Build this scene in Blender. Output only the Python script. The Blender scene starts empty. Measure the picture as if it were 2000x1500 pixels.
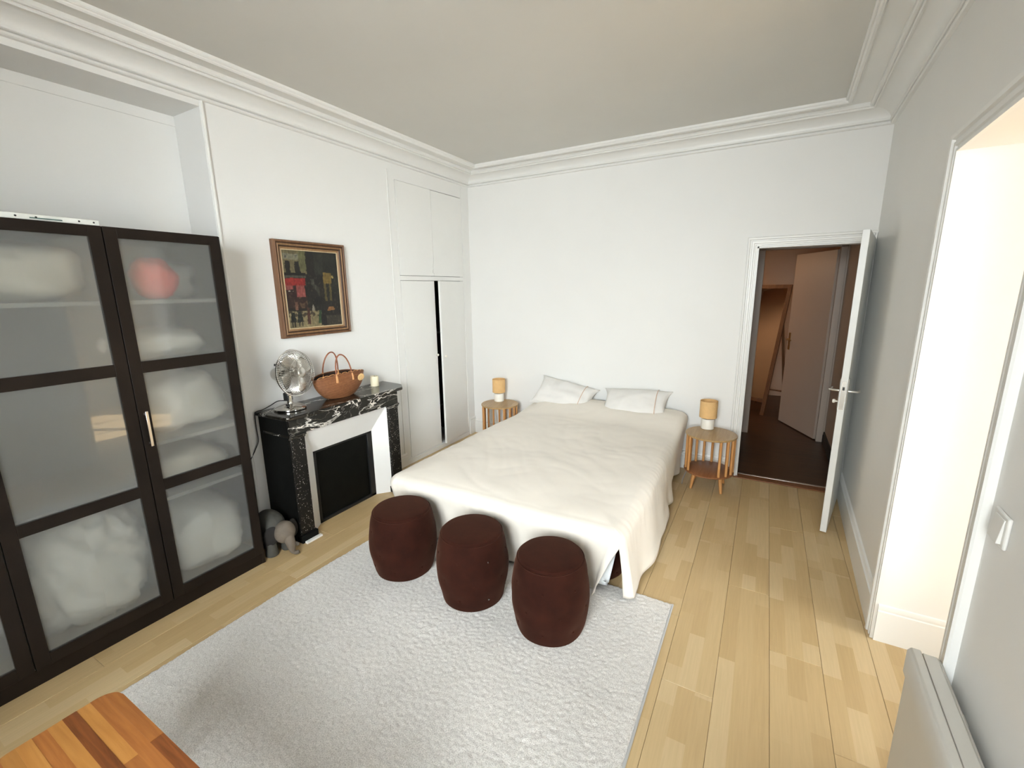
import bpy, math, random
import numpy as np
from mathutils import Vector, Matrix, noise

random.seed(7)
SC = bpy.context.scene
COL = SC.collection
PI = math.pi

# ------------------------------------------------------------------ camera
cam_d = bpy.data.cameras.new('camera')
cam_d.sensor_width = 36.0
cam_d.lens = 866.0 / 2000.0 * 36.0
cam_d.clip_start = 0.02
cam = bpy.data.objects.new('camera', cam_d)
COL.objects.link(cam)
_a, _b, _c = -0.517689270, 0.209654571, -0.0138383837
_B = Matrix(((1, 0, 0), (0, 0, -1), (0, 1, 0)))
_yaw = Matrix(((math.cos(_a), -math.sin(_a), 0), (math.sin(_a), math.cos(_a), 0), (0, 0, 1)))
_pit = Matrix(((1, 0, 0), (0, math.cos(_b), -math.sin(_b)), (0, math.sin(_b), math.cos(_b))))
_rol = Matrix(((math.cos(_c), -math.sin(_c), 0), (math.sin(_c), math.cos(_c), 0), (0, 0, 1)))
_R = _rol @ _pit @ _B @ _yaw            # world -> (right, down, forward)
_M = Matrix((_R[0], -_R[1], -_R[2])).transposed().to_4x4()
_M.translation = Vector((2.98, 0.0, 1.70))
cam.matrix_world = _M
SC.camera = cam

# ------------------------------------------------------------------ world, sun, window light, exposure
SC.view_settings.view_transform = 'Standard'
SC.view_settings.look = 'None'
SC.view_settings.gamma = 1.0
SC.view_settings.use_curve_mapping = False
SC.view_settings.exposure = 0.12
SC.cycles.max_bounces = 14
SC.cycles.diffuse_bounces = 8
SC.cycles.glossy_bounces = 6
SC.cycles.transmission_bounces = 8
SC.cycles.transparent_max_bounces = 8
SC.cycles.use_denoising = True
SC.cycles.sample_clamp_indirect = 6.0
SC.cycles.caustics_refractive = True

world = bpy.data.worlds.new('sky')
SC.world = world
world.use_nodes = True
_bg = world.node_tree.nodes['Background']
_bg.inputs['Color'].default_value = (0.80, 0.90, 1.0, 1)
_bg.inputs['Strength'].default_value = 1.2

def add_light(name, kind, loc, rot, energy, color, **kw):
    d = bpy.data.lights.new(name, kind)
    d.energy = energy
    d.color = color
    for k, v in kw.items():
        setattr(d, k, v)
    o = bpy.data.objects.new(name, d)
    COL.objects.link(o)
    o.location = loc
    o.rotation_euler = rot
    return o

def aim(o, target):
    v = Vector(target) - o.location
    o.rotation_euler = v.to_track_quat('-Z', 'Y').to_euler()

WIN1 = dict(x=6.35, y0=0.45, y1=2.25, z0=0.45, z1=2.50)     # wide window of the adjoining room
WIN2 = dict(y=-1.25, x0=2.00, x1=3.30, z0=1.00, z1=2.65)      # window behind the viewer
WIN3 = dict(y=-1.0, x0=4.55, x1=6.05, z0=0.45, z1=2.50)       # unseen adjoining-room window, added to light the back wall
DAY = (0.915, 0.98, 1.0)
sun = add_light('sun', 'SUN', (9, 0, 6), (0, 0, 0), 45.0, (1.0, 0.93, 0.82), angle=math.radians(0.6))
aim(sun, Vector((9, 0, 6)) + Vector((-0.62, 0.36, -0.70)))
day1 = add_light('daylight_adjoining_window', 'AREA', (WIN1['x'] + 0.20, 1.35, 1.5), (0, 0, 0),
                 75.0, DAY, shape='RECTANGLE', size=1.75, size_y=2.0, spread=math.radians(150))
day2 = add_light('daylight_rear_window', 'AREA', (2.65, WIN2['y'] - 0.25, 1.85), (0, 0, 0),
                 88.0, DAY, shape='RECTANGLE', size=1.25, size_y=1.55, spread=math.radians(100))
day3 = add_light('daylight_added_window', 'AREA', (5.30, WIN3['y'] - 0.20, 1.5), (0, 0, 0),
                 10.0, DAY, shape='RECTANGLE', size=1.45, size_y=2.0, spread=math.radians(150))  # extra daylight from the added window, meant for the back wall
aim(day1, (0, 2.0, -0.3))
aim(day2, (0.55, 3.6, 0.45))
aim(day3, (3.2, 4.3, -0.2))

# ------------------------------------------------------------------ materials
MATS = {}

def nt_new(name):
    m = bpy.data.materials.new(name)
    m.use_nodes = True
    nt = m.node_tree
    p = nt.nodes['Principled BSDF']
    return m, nt, p

def rgba(c):
    return (c[0], c[1], c[2], 1.0)

def srgb(r, g, b):
    f = lambda v: (v / 255 / 12.92) if v / 255 <= 0.04045 else ((v / 255 + 0.055) / 1.055) ** 2.4
    return (f(r), f(g), f(b))

def ramp(nt, fac, stops):
    n = nt.nodes.new('ShaderNodeValToRGB')
    el = n.color_ramp.elements
    while len(el) < len(stops):
        el.new(0.5)
    for e, (p, c) in zip(el, stops):
        e.position = p
        e.color = rgba(c) if len(c) == 3 else c
    nt.links.new(fac, n.inputs['Fac'])
    return n.outputs['Color']

def texco(nt, which='Object', scale=(1, 1, 1), rot=(0, 0, 0)):
    t = nt.nodes.new('ShaderNodeTexCoord')
    mp = nt.nodes.new('ShaderNodeMapping')
    mp.inputs['Scale'].default_value = scale
    mp.inputs['Rotation'].default_value = rot
    nt.links.new(t.outputs[which], mp.inputs['Vector'])
    return mp.outputs['Vector']

def noise_tex(nt, vec, scale, detail=4, rough=0.55, dist=0.0):
    n = nt.nodes.new('ShaderNodeTexNoise')
    n.inputs['Scale'].default_value = scale
    n.inputs['Detail'].default_value = detail
    n.inputs['Roughness'].default_value = rough
    n.inputs['Distortion'].default_value = dist
    nt.links.new(vec, n.inputs['Vector'])
    return n.outputs['Fac']

def bump(nt, p, height, strength=0.3, dist=0.01):
    b = nt.nodes.new('ShaderNodeBump')
    b.inputs['Strength'].default_value = strength
    b.inputs['Distance'].default_value = dist
    nt.links.new(height, b.inputs['Height'])
    nt.links.new(b.outputs['Normal'], p.inputs['Normal'])

def mat_plain(name, color, rough=0.5, metal=0.0, var=0.04, vscale=8.0, bumpst=0.0, bscale=60.0, **kw):
    m, nt, p = nt_new(name)
    v = texco(nt)
    f = noise_tex(nt, v, vscale)
    lo = tuple(c * (1 - var) for c in color)
    hi = tuple(min(1, c * (1 + var)) for c in color)
    nt.links.new(ramp(nt, f, [(0.3, lo), (0.7, hi)]), p.inputs['Base Color'])
    p.inputs['Roughness'].default_value = rough
    p.inputs['Metallic'].default_value = metal
    for k, val in kw.items():
        p.inputs[k].default_value = val
    if bumpst:
        bump(nt, p, noise_tex(nt, v, bscale), bumpst, 0.005)
    MATS[name] = m
    return m

def mat_wood(name, dark, light, rough=0.45, axis=0, scale=1.0, obj_random=0.0, ring=14.0):
    m, nt, p = nt_new(name)
    sc = [ring, ring, ring]
    sc[axis] = ring * 0.06
    v = texco(nt, 'Object', tuple(s * scale for s in sc))
    f = noise_tex(nt, v, 3.0, 6, 0.6, 0.6)
    col = ramp(nt, f, [(0.25, dark), (0.5, tuple((a + b) / 2 for a, b in zip(dark, light))), (0.75, light)])
    if obj_random:
        oi = nt.nodes.new('ShaderNodeObjectInfo')
        hsv = nt.nodes.new('ShaderNodeHueSaturation')
        mr = nt.nodes.new('ShaderNodeMapRange')
        mr.inputs['To Min'].default_value = 1 - obj_random
        mr.inputs['To Max'].default_value = 1 + obj_random
        nt.links.new(oi.outputs['Random'], mr.inputs['Value'])
        nt.links.new(mr.outputs['Result'], hsv.inputs['Value'])
        nt.links.new(col, hsv.inputs['Color'])
        col = hsv.outputs['Color']
    nt.links.new(col, p.inputs['Base Color'])
    p.inputs['Roughness'].default_value = rough
    bump(nt, p, f, 0.06, 0.003)
    MATS[name] = m
    return m

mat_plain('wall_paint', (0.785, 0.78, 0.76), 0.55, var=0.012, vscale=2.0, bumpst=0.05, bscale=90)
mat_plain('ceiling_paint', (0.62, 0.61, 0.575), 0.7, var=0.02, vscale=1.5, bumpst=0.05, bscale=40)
mat_plain('trim_paint', (0.785, 0.78, 0.755), 0.35, var=0.012, vscale=4.0, bumpst=0.04, bscale=50)
mat_plain('door_paint', (0.76, 0.76, 0.735), 0.35, var=0.012, vscale=3.0, bumpst=0.04, bscale=50)
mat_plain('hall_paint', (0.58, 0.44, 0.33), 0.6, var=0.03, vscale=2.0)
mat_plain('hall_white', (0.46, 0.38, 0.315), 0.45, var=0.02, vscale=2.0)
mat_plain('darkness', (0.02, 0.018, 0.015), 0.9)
mat_plain('wardrobe_wood', (0.0125, 0.0085, 0.0062), 0.45, var=0.25, vscale=5.0, bumpst=0.05, bscale=120, **{'Specular IOR Level': 0.18})
mat_plain('wardrobe_inside', (0.30, 0.31, 0.29), 0.6)
mat_plain('metal_handle', (0.74, 0.72, 0.70), 0.28, 1.0)
mat_plain('chrome', (0.78, 0.77, 0.74), 0.09, 1.0, var=0.02)
mat_plain('satin_steel', (0.66, 0.64, 0.60), 0.27, 1.0, var=0.03)
mat_plain('black_plastic', (0.012, 0.012, 0.012), 0.35)
mat_plain('black_paint', (0.006, 0.006, 0.0055), 0.5, var=0.2, vscale=10, bumpst=0.05, bscale=80, **{'Specular IOR Level': 0.12})
mat_plain('fire_black', (0.005, 0.005, 0.004), 0.5, var=0.3, vscale=12, **{'Specular IOR Level': 0.10})
mat_plain('fire_white', (0.80, 0.79, 0.765), 0.42, var=0.02, vscale=3.0)
mat_plain('candle_wax', (0.88, 0.80, 0.58), 0.4, var=0.02)
mat_plain('wick', (0.05, 0.04, 0.03), 0.8)
mat_plain('bed_linen', (0.77, 0.715, 0.635), 0.85, var=0.015, vscale=5.0, bumpst=0.12, bscale=320, **{'Sheen Weight': 0.15})
mat_plain('pillow_white', (0.74, 0.72, 0.69), 0.85, var=0.02, vscale=6.0, bumpst=0.1, bscale=250)
mat_plain('pillow_piping', (0.62, 0.42, 0.30), 0.8)
mat_plain('sheet_white', (0.80, 0.83, 0.85), 0.8, var=0.02)
mat_plain('bedding_white', (0.83, 0.82, 0.79), 0.85, var=0.03, vscale=5.0)
mat_plain('bedding_cream', (0.80, 0.75, 0.66), 0.85, var=0.05, vscale=5.0)
mat_plain('bedding_red', (0.70, 0.10, 0.07), 0.85, var=0.1, vscale=9.0)
mat_plain('bedding_orange', (0.85, 0.42, 0.16), 0.85, var=0.1, vscale=9.0)
mat_plain('leather', (0.27, 0.085, 0.035), 0.42, var=0.2, vscale=20)
mat_plain('leather_light', (0.62, 0.30, 0.11), 0.45, var=0.15, vscale=20)
mat_plain('tag_tan', (0.70, 0.46, 0.21), 0.5, var=0.12, vscale=60, bumpst=0.4, bscale=150)
mat_plain('lining_dark', (0.035, 0.018, 0.012), 0.8)
mat_plain('lamp_shade', (0.70, 0.44, 0.19), 0.75, var=0.05, vscale=30, bumpst=0.1, bscale=300)
mat_plain('lamp_inside', (0.32, 0.15, 0.05), 0.8)
mat_plain('lamp_ceramic', (0.82, 0.79, 0.71), 0.4, var=0.02)
mat_plain('brass', (0.35, 0.22, 0.10), 0.4, 1.0)
mat_plain('stud', (0.40, 0.36, 0.34), 0.25, 1.0)
mat_plain('heater_paint', (0.56, 0.54, 0.495), 0.4, var=0.015)
mat_plain('switch_plastic', (0.74, 0.73, 0.70), 0.35, var=0.01)
mat_plain('rubber', (0.03, 0.03, 0.03), 0.7)
mat_plain('elephant_grey', (0.060, 0.058, 0.050), 0.8, var=0.12, vscale=25, bumpst=0.3, bscale=60)
mat_plain('elephant_taupe', (0.150, 0.122, 0.095), 0.8, var=0.12, vscale=25, bumpst=0.3, bscale=60)
mat_plain('elephant_black', (0.012, 0.010, 0.009), 0.85)
mat_plain('white_strip', (0.86, 0.84, 0.81), 0.5, var=0.02)
mat_plain('batten_white', (0.72, 0.72, 0.67), 0.6, var=0.15, vscale=9)
mat_plain('batten_mark', (0.08, 0.14, 0.12), 0.7, var=0.4, vscale=30)
mat_plain('threshold_metal', (0.62, 0.58, 0.52), 0.35, 1.0)
mat_plain('mirror_glass', (0.85, 0.85, 0.85), 0.02, 1.0, var=0.0)
mat_plain('dark_sofa', (0.10, 0.10, 0.09), 0.8)
mat_plain('cable_grey', (0.45, 0.45, 0.45), 0.5)
mat_wood('bamboo_light', srgb(168, 128, 72), srgb(196, 158, 98), 0.4, axis=2, scale=1.0)
mat_wood('table_top_wood', srgb(152, 120, 76), srgb(182, 150, 104), 0.35, axis=1, ring=22)
mat_wood('spindle_wood', srgb(176, 122, 68), srgb(204, 150, 92), 0.5, axis=2, ring=20)
mat_wood('shelf_wood', srgb(120, 76, 46), srgb(150, 100, 64), 0.4, axis=1, ring=22)
mat_wood('frame_wood', srgb(92, 62, 42), srgb(128, 92, 64), 0.5, axis=2, ring=16)
mat_wood('groove_shade', srgb(58, 38, 26), srgb(84, 58, 40), 0.5, axis=2, ring=16)  # darker tone paints shade into the frame grooves
mat_wood('frame_light', srgb(124, 92, 62), srgb(156, 122, 86), 0.5, axis=2, ring=16)  # paints light onto the frame ridge; also the tan liner's own colour
mat_wood('hall_floor', srgb(52, 34, 22), srgb(82, 56, 36), 0.4, axis=0, ring=7)
mat_wood('threshold_wood', srgb(104, 62, 34), srgb(136, 88, 54), 0.4, axis=0, ring=12)
mat_wood('mirror_wood', srgb(96, 62, 38), srgb(128, 88, 56), 0.5, axis=2, ring=12)
mat_wood('bench_a', srgb(146, 96, 44), srgb(170, 120, 62), 0.32, axis=0, obj_random=0.08, ring=22)
mat_wood('bench_b', srgb(122, 71, 33), srgb(154, 98, 49), 0.32, axis=0, obj_random=0.08, ring=22)
mat_wood('bench_c', srgb(72, 36, 17), srgb(130, 75, 37), 0.32, axis=0, obj_random=0.08, ring=22)
mat_wood('liner_wood', srgb(186, 164, 130), srgb(206, 186, 152), 0.5, axis=2, ring=16)

def make_floor_mat():
    m, nt, p = nt_new('laminate')
    # three printed strips per board, each strip printed in random lengths
    tc = nt.nodes.new('ShaderNodeTexCoord')
    oi = nt.nodes.new('ShaderNodeObjectInfo')
    sep = nt.nodes.new('ShaderNodeSeparateXYZ')
    nt.links.new(tc.outputs['Object'], sep.inputs[0])
    def math_(op, a, b=None):
        n = nt.nodes.new('ShaderNodeMath')
        n.operation = op
        for i, v in enumerate((a, b)):
            if v is None:
                continue
            if isinstance(v, (int, float)):
                n.inputs[i].default_value = v
            else:
                nt.links.new(v, n.inputs[i])
        return n.outputs[0]
    strip = math_('FLOOR', math_('MULTIPLY', math_('ADD', sep.outputs['X'], 0.104), 1 / 0.0694))
    off = math_('ADD', math_('MULTIPLY', strip, 0.377), math_('MULTIPLY', oi.outputs['Random'], 7.3))
    cell = math_('FLOOR', math_('ADD', math_('MULTIPLY', sep.outputs['Y'], 2.6), off))
    comb = nt.nodes.new('ShaderNodeCombineXYZ')
    nt.links.new(strip, comb.inputs[0])
    nt.links.new(cell, comb.inputs[1])
    nt.links.new(math_('MULTIPLY', oi.outputs['Random'], 91.0), comb.inputs[2])
    wn = nt.nodes.new('ShaderNodeTexWhiteNoise')
    nt.links.new(comb.outputs[0], wn.inputs['Vector'])
    mp = nt.nodes.new('ShaderNodeMapping')
    mp.inputs['Scale'].default_value = (42, 2.0, 10)
    nt.links.new(tc.outputs['Object'], mp.inputs['Vector'])
    grain = noise_tex(nt, mp.outputs['Vector'], 2.2, 5, 0.6, 0.4)
    base = ramp(nt, wn.outputs['Value'], [(0.0, srgb(184, 158, 115)), (0.35, srgb(189, 163, 120)), (0.7, srgb(193, 168, 126)), (1.0, srgb(201, 178, 139))])
    gr = ramp(nt, grain, [(0.3, (0.93, 0.92, 0.90)), (0.7, (1.04, 1.03, 1.02))])
    mx = nt.nodes.new('ShaderNodeMix')
    mx.data_type = 'RGBA'
    mx.blend_type = 'MULTIPLY'
    mx.inputs['Factor'].default_value = 1.0
    nt.links.new(base, mx.inputs['A'])
    nt.links.new(gr, mx.inputs['B'])
    nt.links.new(mx.outputs['Result'], p.inputs['Base Color'])
    p.inputs['Roughness'].default_value = 0.40
    bump(nt, p, grain, 0.03, 0.002)
    MATS['laminate'] = m
make_floor_mat()

def make_marble():
    m, nt, p = nt_new('marble_veined')
    v = texco(nt, 'Object', (1.6, 0.75, 1.9), (0.55, 0.2, 0.3))
    n1 = noise_tex(nt, v, 3.3, 5, 0.55, 1.1)
    n2 = noise_tex(nt, v, 7.5, 5, 0.55, 0.8)
    msk = noise_tex(nt, v, 3.1, 2, 0.5)
    vein = ramp(nt, n1, [(0.482, (0, 0, 0)), (0.496, (1, 1, 1)), (0.504, (1, 1, 1)), (0.520, (0, 0, 0))])
    vein2 = ramp(nt, n2, [(0.485, (0, 0, 0)), (0.5, (0.5, 0.5, 0.5)), (0.515, (0, 0, 0))])
    mk = ramp(nt, msk, [(0.36, (0.10, 0.10, 0.10)), (0.54, (1, 1, 1))])
    def mix(bt, a, b, f=1.0):
        x = nt.nodes.new('ShaderNodeMix')
        x.data_type = 'RGBA'
        x.blend_type = bt
        x.inputs['Factor'].default_value = f
        nt.links.new(a, x.inputs['A'])
        nt.links.new(b, x.inputs['B'])
        return x.outputs['Result']
    tot = mix('MULTIPLY', mix('ADD', vein, vein2), mk)
    col = ramp(nt, tot, [(0.0, (0.012, 0.0105, 0.0085)), (0.25, (0.06, 0.055, 0.045)), (0.9, (0.70, 0.66, 0.60))])
    nt.links.new(col, p.inputs['Base Color'])
    p.inputs['Roughness'].default_value = 0.16
    p.inputs['Specular IOR Level'].default_value = 0.35
    MATS['marble_veined'] = m
    m, nt, p = nt_new('marble_speckled')
    v = texco(nt, 'Object', (1, 1, 0.8))
    vo = nt.nodes.new('ShaderNodeTexVoronoi')
    vo.inputs['Scale'].default_value = 95
    nt.links.new(v, vo.inputs['Vector'])
    d = ramp(nt, vo.outputs['Distance'], [(0.10, (1, 1, 1)), (0.30, (0, 0, 0))])
    mk = ramp(nt, noise_tex(nt, v, 22.0, 3), [(0.44, (0, 0, 0)), (0.58, (1, 1, 1))])
    x = nt.nodes.new('ShaderNodeMix')
    x.data_type = 'RGBA'
    x.blend_type = 'MULTIPLY'
    x.inputs['Factor'].default_value = 1.0
    nt.links.new(d, x.inputs['A'])
    nt.links.new(mk, x.inputs['B'])
    col = ramp(nt, x.outputs['Result'], [(0.0, (0.011, 0.0095, 0.008)), (0.8, (0.50, 0.46, 0.41))])
    nt.links.new(col, p.inputs['Base Color'])
    p.inputs['Roughness'].default_value = 0.3
    p.inputs['Specular IOR Level'].default_value = 0.2
    MATS['marble_speckled'] = m
make_marble()

def make_frosted():
    m, nt, p = nt_new('frosted_glass')
    p.inputs['Base Color'].default_value = (0.95, 0.975, 0.96, 1)
    p.inputs['Roughness'].default_value = 0.27
    p.inputs['IOR'].default_value = 1.25
    p.inputs['Transmission Weight'].default_value = 0.92
    p.inputs['Coat Weight'].default_value = 1.0
    p.inputs['Coat Roughness'].default_value = 0.02
    p.inputs['Coat IOR'].default_value = 1.5
    v = texco(nt)
    bump(nt, p, noise_tex(nt, v, 180, 2), 0.02, 0.001)
    MATS['frosted_glass'] = m
make_frosted()

def make_suede():
    m, nt, p = nt_new('suede')
    v = texco(nt)
    f = noise_tex(nt, v, 9, 5, 0.6)
    g = noise_tex(nt, v, 400, 2)
    nt.links.new(ramp(nt, f, [(0.3, (0.017, 0.0045, 0.0026)), (0.7, (0.031, 0.0082, 0.0046))]), p.inputs['Base Color'])
    p.inputs['Roughness'].default_value = 0.9
    p.inputs['Sheen Weight'].default_value = 0.10
    p.inputs['Sheen Roughness'].default_value = 0.5
    p.inputs['Sheen Tint'].default_value = (0.75, 0.35, 0.22, 1)
    p.inputs['Specular IOR Level'].default_value = 0.1
    bump(nt, p, g, 0.15, 0.002)
    MATS['suede'] = m
make_suede()

def make_rug():
    m, nt, p = nt_new('rug_pile')
    v = texco(nt)
    f = noise_tex(nt, v, 230, 3, 0.7)
    g = noise_tex(nt, v, 2.2, 3)
    a = ramp(nt, f, [(0.28, (0.38, 0.36, 0.34)), (0.52, (0.64, 0.615, 0.585)), (0.75, (0.84, 0.81, 0.78))])
    b = ramp(nt, g, [(0.3, (0.94, 0.94, 0.94)), (0.7, (1.05, 1.05, 1.05))])
    x = nt.nodes.new('ShaderNodeMix')
    x.data_type = 'RGBA'
    x.blend_type = 'MULTIPLY'
    x.inputs['Factor'].default_value = 1.0
    nt.links.new(a, x.inputs['A'])
    nt.links.new(b, x.inputs['B'])
    nt.links.new(x.outputs['Result'], p.inputs['Base Color'])
    p.inputs['Roughness'].default_value = 0.95
    p.inputs['Sheen Weight'].default_value = 0.3
    bump(nt, p, f, 0.6, 0.004)
    MATS['rug_pile'] = m
make_rug()

def make_wicker():
    m, nt, p = nt_new('wicker')
    v = texco(nt)
    w = nt.nodes.new('ShaderNodeTexWave')
    w.bands_direction = 'Z'
    w.inputs['Scale'].default_value = 32
    w.inputs['Distortion'].default_value = 0.7
    w.inputs['Detail'].default_value = 3
    nt.links.new(v, w.inputs['Vector'])
    f = noise_tex(nt, v, 45, 4, 0.7)
    x = nt.nodes.new('ShaderNodeMix')
    x.data_type = 'FLOAT'
    x.inputs[0].default_value = 0.55
    nt.links.new(w.outputs['Fac'], x.inputs[2])
    nt.links.new(f, x.inputs[3])
    nt.links.new(ramp(nt, x.outputs[0], [(0.2, (0.13, 0.045, 0.016)), (0.55, (0.25, 0.095, 0.034)), (0.85, (0.37, 0.16, 0.062))]), p.inputs['Base Color'])
    p.inputs['Roughness'].default_value = 0.6
    bump(nt, p, w.outputs['Fac'], 0.6, 0.004)
    MATS['wicker'] = m
make_wicker()

def make_vcol():
    m, nt, p = nt_new('oil_painting')
    a = nt.nodes.new('ShaderNodeVertexColor')
    a.layer_name = 'paint'
    v = texco(nt)
    f = noise_tex(nt, v, 70, 4, 0.7, 1.0)
    nt.links.new(a.outputs['Color'], p.inputs['Base Color'])
    p.inputs['Roughness'].default_value = 0.38
    bump(nt, p, f, 0.35, 0.003)
    MATS['oil_painting'] = m
make_vcol()

# ------------------------------------------------------------------ mesh helpers
class MB:
    def __init__(self):
        self.v, self.f = [], []
    def add(self, vs, fs):
        n = len(self.v)
        self.v += [tuple(p) for p in vs]
        self.f += [tuple(i + n for i in q) for q in fs]
        return self
    def box(self, x0, x1, y0, y1, z0, z1):
        vs = [(x, y, z) for z in (z0, z1) for x, y in ((x0, y0), (x1, y0), (x1, y1), (x0, y1))]
        return self.add(vs, [(3, 2, 1, 0), (4, 5, 6, 7), (0, 1, 5, 4), (1, 2, 6, 5), (2, 3, 7, 6), (3, 0, 4, 7)])
    def prism(self, poly, z0, z1, axis='z'):
        n = len(poly)
        def mk(p, h):
            if axis == 'z': return (p[0], p[1], h)
            if axis == 'y': return (p[0], h, p[1])
            return (h, p[0], p[1])
        vs = [mk(p, z0) for p in poly] + [mk(p, z1) for p in poly]
        fs = [tuple(range(n - 1, -1, -1)), tuple(range(n, 2 * n))]
        fs += [(i, (i + 1) % n, n + (i + 1) % n, n + i) for i in range(n)]
        return self.add(vs, fs)
    def lathe(self, prof, c=(0, 0, 0), seg=32, sx=1.0, sy=1.0, capb=True, capt=True):
        vs = []
        for r, z in prof:
            for i in range(seg):
                a = 2 * PI * i / seg
                vs.append((c[0] + r * sx * math.cos(a), c[1] + r * sy * math.sin(a), c[2] + z))
        fs = []
        for k in range(len(prof) - 1):
            for i in range(seg):
                j = (i + 1) % seg
                fs.append((k * seg + i, k * seg + j, (k + 1) * seg + j, (k + 1) * seg + i))
        if capb: fs.append(tuple(range(seg - 1, -1, -1)))
        if capt: fs.append(tuple((len(prof) - 1) * seg + i for i in range(seg)))
        return self.add(vs, fs)
    def tube(self, pts, r, seg=8, closed=False, cap=True):
        pts = [Vector(p) for p in pts]
        n = len(pts)
        rs = r if isinstance(r, (list, tuple)) else [r] * n
        vs = []
        prev = None
        for i, p in enumerate(pts):
            if closed:
                t = (pts[(i + 1) % n] - pts[i - 1])
            else:
                t = pts[min(i + 1, n - 1)] - pts[max(i - 1, 0)]
            t.normalize()
            if prev is None:
                up = Vector((0, 0, 1)) if abs(t.z) < 0.9 else Vector((1, 0, 0))
                u = t.cross(up).normalized()
            else:
                u = (prev - t * prev.dot(t)).normalized()
            prev = u
            w = t.cross(u)
            for k in range(seg):
                a = 2 * PI * k / seg
                vs.append(p + (u * math.cos(a) + w * math.sin(a)) * rs[i])
        fs = []
        m = n if closed else n - 1
        for i in range(m):
            for k in range(seg):
                l = (k + 1) % seg
                j = (i + 1) % n
                fs.append((i * seg + k, i * seg + l, j * seg + l, j * seg + k))
        if cap and not closed:
            fs.append(tuple(range(seg - 1, -1, -1)))
            fs.append(tuple((n - 1) * seg + k for k in range(seg)))
        return self.add(vs, fs)
    def grid(self, pts):           # pts[i][j]
        n, m = len(pts), len(pts[0])
        vs = [p for row in pts for p in row]
        fs = [(i * m + j, i * m + j + 1, (i + 1) * m + j + 1, (i + 1) * m + j) for i in range(n - 1) for j in range(m - 1)]
        return self.add(vs, fs)
    def xf(self, mat):
        self.v = [tuple(mat @ Vector(p)) for p in self.v]
        return self
    def obj(self, name, mat, parent=None, smooth=None, bevel=0.0, segs=2, origin=None, flip=True):
        me = bpy.data.meshes.new(name)
        v = self.v
        if origin is not None:
            o_ = Vector(origin)
            v = [(p[0] - o_[0], p[1] - o_[1], p[2] - o_[2]) for p in v]
        me.from_pydata(v, [], self.f)
        me.validate()
        if flip:
            import bmesh
            bm = bmesh.new()
            bm.from_mesh(me)
            bmesh.ops.recalc_face_normals(bm, faces=bm.faces)
            bm.to_mesh(me)
            bm.free()
        if smooth is not None:
            me.shade_smooth()
            me.set_sharp_from_angle(angle=math.radians(smooth))
        me.materials.append(MATS[mat])
        o = bpy.data.objects.new(name, me)
        COL.objects.link(o)
        if origin is not None:
            o.location = origin
        if parent is not None:
            o.parent = parent
            if origin is not None:
                o.location = Vector(origin)
        if bevel:
            md = o.modifiers.new('bevel', 'BEVEL')
            md.width = bevel
            md.segments = segs
            md.limit_method = 'ANGLE'
            md.angle_limit = math.radians(40)
            md.harden_normals = False
            if smooth is None:
                me.shade_smooth()
                me.set_sharp_from_angle(angle=math.radians(50))
        return o

def tag(o, label=None, cat=None, group=None, kind=None):
    if label: o['label'] = label
    if cat: o['category'] = cat
    if group: o['group'] = group
    if kind: o['kind'] = kind
    return o

def thing(name, label, cat, loc=(0, 0, 0), rotz=0.0, group=None):
    o = bpy.data.objects.new(name, None)
    o.empty_display_size = 0.1
    COL.objects.link(o)
    o.location = loc
    o.rotation_euler = (0, 0, rotz)
    return tag(o, label, cat, group)

def struct(o, label, cat):
    return tag(o, label, cat, None, 'structure')

def copy_tree(o, parent=None):
    c = o.copy()
    COL.objects.link(c)
    c.parent = parent
    for ch in o.children:
        copy_tree(ch, c)
    return c

# ------------------------------------------------------------------ the room
D = 4.306              # back wall
CEIL = 2.93
Y0 = -1.25             # wall behind the viewer
def xr(y):             # right wall is slightly out of square
    return 3.643 - 0.0322 * (D - y)

# floor: base slab with laminate boards as parts
fl = MB().box(-0.5, 3.9, Y0 - 0.1, D + 0.02, -0.10, -0.012).obj('floor', 'threshold_wood')
struct(fl, 'pale maple laminate floor laid in long boards', 'floor')
board_mesh = {}
bw, bl = 0.208, 1.285
for k in range(-15, 5):
    xa = 2.932 + bw * k
    xb = xa + bw
    xa_, xb_ = max(xa, 0.0), min(xb, 3.86)
    if xb_ - xa_ < 0.02:
        continue
    y = Y0 - (k * 0.437) % bl
    while y < D:
        ya, yb = max(y, Y0), min(y + bl, D)
        y += bl
        if yb - ya < 0.02:
            continue
        key = (round(xb_ - xa_, 3), round(xa_ - xa, 3), round(yb - ya, 3))
        w_, l_ = xb_ - xa_ - 0.0012, yb - ya - 0.0012
        if key not in board_mesh:
            cx0 = (xa_ + xb_) / 2 - (xa + xb) / 2
            e = 0.0012
            vs = []
            for (ins, z) in ((0, -0.012), (0, -e), (e, 0)):
                for sx, sy in ((-1, -1), (1, -1), (1, 1), (-1, 1)):
                    vs.append((cx0 + sx * (w_ / 2 - ins), sy * (l_ / 2 - ins), z))
            fs = [(3, 2, 1, 0), (8, 9, 10, 11)]
            for r_ in (0, 4):
                for i in range(4):
                    j = (i + 1) % 4
                    fs.append((r_ + i, r_ + j, r_ + 4 + j, r_ + 4 + i))
            me = bpy.data.meshes.new('plank')
            me.from_pydata(vs, [], fs)
            me.materials.append(MATS['laminate'])
            board_mesh[key] = me
        o = bpy.data.objects.new('plank', board_mesh[key])
        COL.objects.link(o)
        o.parent = fl
        o.location = ((xa + xb) / 2, (ya + yb) / 2, 0)

# ceiling
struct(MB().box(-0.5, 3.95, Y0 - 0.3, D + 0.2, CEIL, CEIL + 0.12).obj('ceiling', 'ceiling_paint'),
       'matt off-white plaster ceiling inside the moulded cornice', 'ceiling')

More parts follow.
